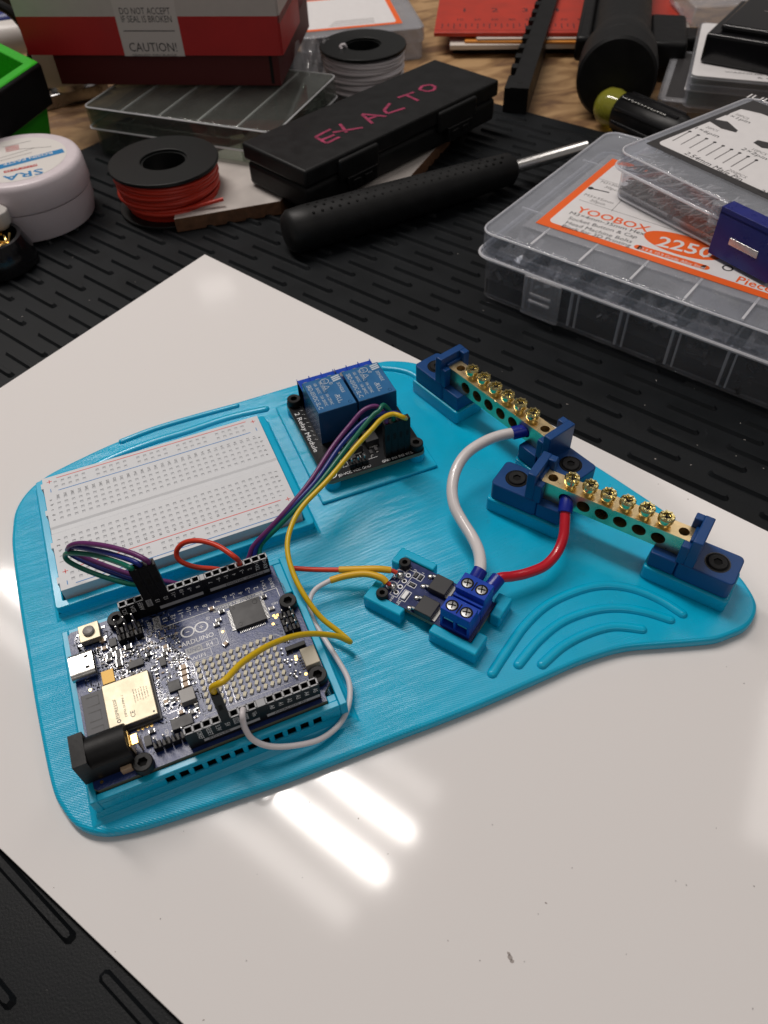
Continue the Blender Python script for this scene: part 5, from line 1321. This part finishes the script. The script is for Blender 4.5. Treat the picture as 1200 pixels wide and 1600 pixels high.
S0, S1 = U(1072, 140, 20), U(1200, 152, 20); du = S1-S0; a9 = math.degrees(math.atan2(du.y, du.x))
f2_ = thing('organizer_box', 'clear box with a white warning card in its lid, upper of the far right stack', 'organizer box', (S0.x, S0.y, 9.4), a9)
b = B('clear_box'); tub(b, 0, 140, 0, 100, 0, 14, 5, 1.2); part('tray', b, f2_, False, bevel=.5)
b = B('clear_dark'); b.box(2, 138, 2, 98, 1.5, 12); part('dark_contents', b, f2_, False)
b = B('clear_box'); tub(b, -1, 141, -1, 101, 10, 18, 6, 1.2, False, True); l2_ = part('lid', b, f2_, False, bevel=.6)
b = B('label_white'); b.prism(rrect(1, 139, 2, 98, 4, 5), 18.05, 18.3); b.m('ink'); b.text('WARNING: KEEP AWAY FROM CHILDREN', (62, 11, 18.3), X, Y, 2.1, width=84); b.text('& CHECK SIZE BEFORE USE', (72, 6, 18.3), X, Y, 2.1, width=66); b.m('orange'); b.disc((17, 66, 18.3), 3.5, 12)
part('warning_card', b, l2_, fr=f2_)
K0, K1 = U(1092, 98, 28), U(1225, 122, 28); du = K1-K0; a10 = math.degrees(math.atan2(du.y, du.x))
pc_ = thing('plastic_case', 'glossy black plastic case lying on the white warning card', 'case', (K0.x, K0.y, 27.8), a10)
b = B('black_gloss'); b.box(0, 95, 0, 70, 0, 17); b.box(6, 90, 6, 66, 16.9, 21); pcb_ = part('case_shell', b, pc_, False, bevel=2.2, seg=4)
b = B('ink_grey')
for k in range(14): b.cbox(30+4*k, 50, 2.2, 4, 21.0, 21.08)
b.box(22, 88, 40, 41, 21.0, 21.08); part('embossed_marks', b, pcb_, fr=pc_)
b = B('clear_frost'); p = U(1165, 5, 22); b.box(-40, 60, -8, 50, 0, 14, MF((p.x, p.y, 10), -20)); solo('clear_tub', b, 'pale translucent plastic tub at the top right corner', 'tub', bevel=1.5)

# ---- clutter at the left
b = B('steel'); p = U(95, 140, 2); Mx = MF((p.x, p.y, -7), 12)
b.prism([(-26, -6), (22, -8), (34, -2), (30, 7), (10, 9), (-26, 8)], 0, 9, Mx); b.cyl(p.x+6, p.y+3, 2, 8, 13, 28); b.box(-40, 40, 2, 10, 5, 9, Mx)
cp = solo('steel_clamp', b, 'grey steel tool lying behind the green bin', 'tool', bevel=.8)
b = B('offcut'); p = U(88, 102, 22); b.box(-14, 16, 0, 2, -12, 12, MF((p.x, p.y, 20), -12)); b.m('black'); b.box(14, 20, -2, 5, -10, 4, MF((p.x, p.y, 20), -12)); solo('plastic_bracket', b, 'pale bracket with a black clip beside the red carton', 'bracket', bevel=.4)
p0, p1 = U(-30, 66, 25), U(70, 52, 25); b = B('white_plastic'); b.tube([p0, p0.lerp(p1, .9), p1], 11, 24, lambda t: 1 if t < .95 else .85); wt = solo('white_tube', b, 'white plastic tube lying left of the red carton', 'tube', bevel=.5)
p0, p1 = U(-20, 40, 25), U(60, 25, 25); b = B('blue_cap'); b.tube([p0, p1], 7, 20); solo('marker_pen', b, 'dark blue pen behind the white tube', 'pen', bevel=.6)
b = B('black'); c = U(-2, 52, 38); b.tube([c+Vector((20*math.cos(a)*.92, -20*math.cos(a)*.38, 22*math.sin(a)-4)) for a in [math.pi*2*i/40 for i in range(41)]], 3.2, 10); solo('black_hose', b, 'black cable ring beside the white tube', 'cable')
b = B('black_matt'); p = U(20, 8, 10); b.box(-60, 55, 0, 60, 0, 36, MF((p.x, p.y, -7), -24)); solo('black_toolbox', b, 'black box in the far left corner', 'box', bevel=3, seg=3)
# tip cleaner at left edge
p = U(-6, 392, 6); t = thing('tip_cleaner', 'black round cleaner pot with brassy wool at the left edge', 'tip cleaner', (p.x, p.y, -3))
b = B('black_gloss'); b.lathe([(17, 0), (19, 2), (18.5, 9), (15.5, 17), (13.5, 17), (14.5, 8), (.1, 6)], 40, closed_top=False); part('pot', b, t, False, ang=40)
b = B('gold')
for k in range(26):
    a = rb_.uniform(0, 6.28); r_ = rb_.uniform(2, 11); pts = [Vector((r_*math.cos(a+q*.5)+rb_.uniform(-1, 1), r_*math.sin(a+q*.5)+rb_.uniform(-1, 1), 10+rb_.uniform(-2, 7))) for q in range(5)]
    b.tube(smooth(pts, 4), .5, 5)
part('brass_wool', b, t, False)
b = B('white_plastic'); b.lathe([(4.5, 0), (6.5, 3), (6.5, 9), (3, 12)], 10, Matrix.Translation((6, 12, 15))); part('white_cap', b, t, False, bevel=.3)

# lint and dust, too fine to count
b = B('offcut'); dr_ = random.Random(11)
for k in range(150):
    if k < 95: p = U(dr_.uniform(0, 1200), dr_.uniform(230, 800), -2.9); zf = -2.85
    else: p = U(dr_.uniform(0, 1200), dr_.uniform(500, 1600), .1); zf = .08
    inside = (p-pc).dot(e1.normalized()) > -2 and (p-pc).dot(Vector((e2.x, e2.y, 0)).normalized()) > -2 and (p-pc).x*(-e2.y)+(p-pc).y*e2.x < 0
    if (zf < 0) == inside: continue
    if zf < 0 and p.y > 330: continue
    b.m('offcut' if zf < 0 else 'ink_grey'); a = dr_.uniform(0, 6.28); L_ = dr_.uniform(.25, .9) if zf < 0 else dr_.uniform(.1, .35)
    b.tube([(p.x, p.y, zf), (p.x+L_*.5*math.cos(a), p.y+L_*.5*math.sin(a), zf+.08), (p.x+L_*math.cos(a+.5), p.y+L_*math.sin(a+.5), zf)], .07 if zf > 0 else .11, 4)
o = solo('dust_and_lint', b, 'tiny pale flecks of dust and lint scattered over mat and board', 'dust'); o['kind'] = 'stuff'
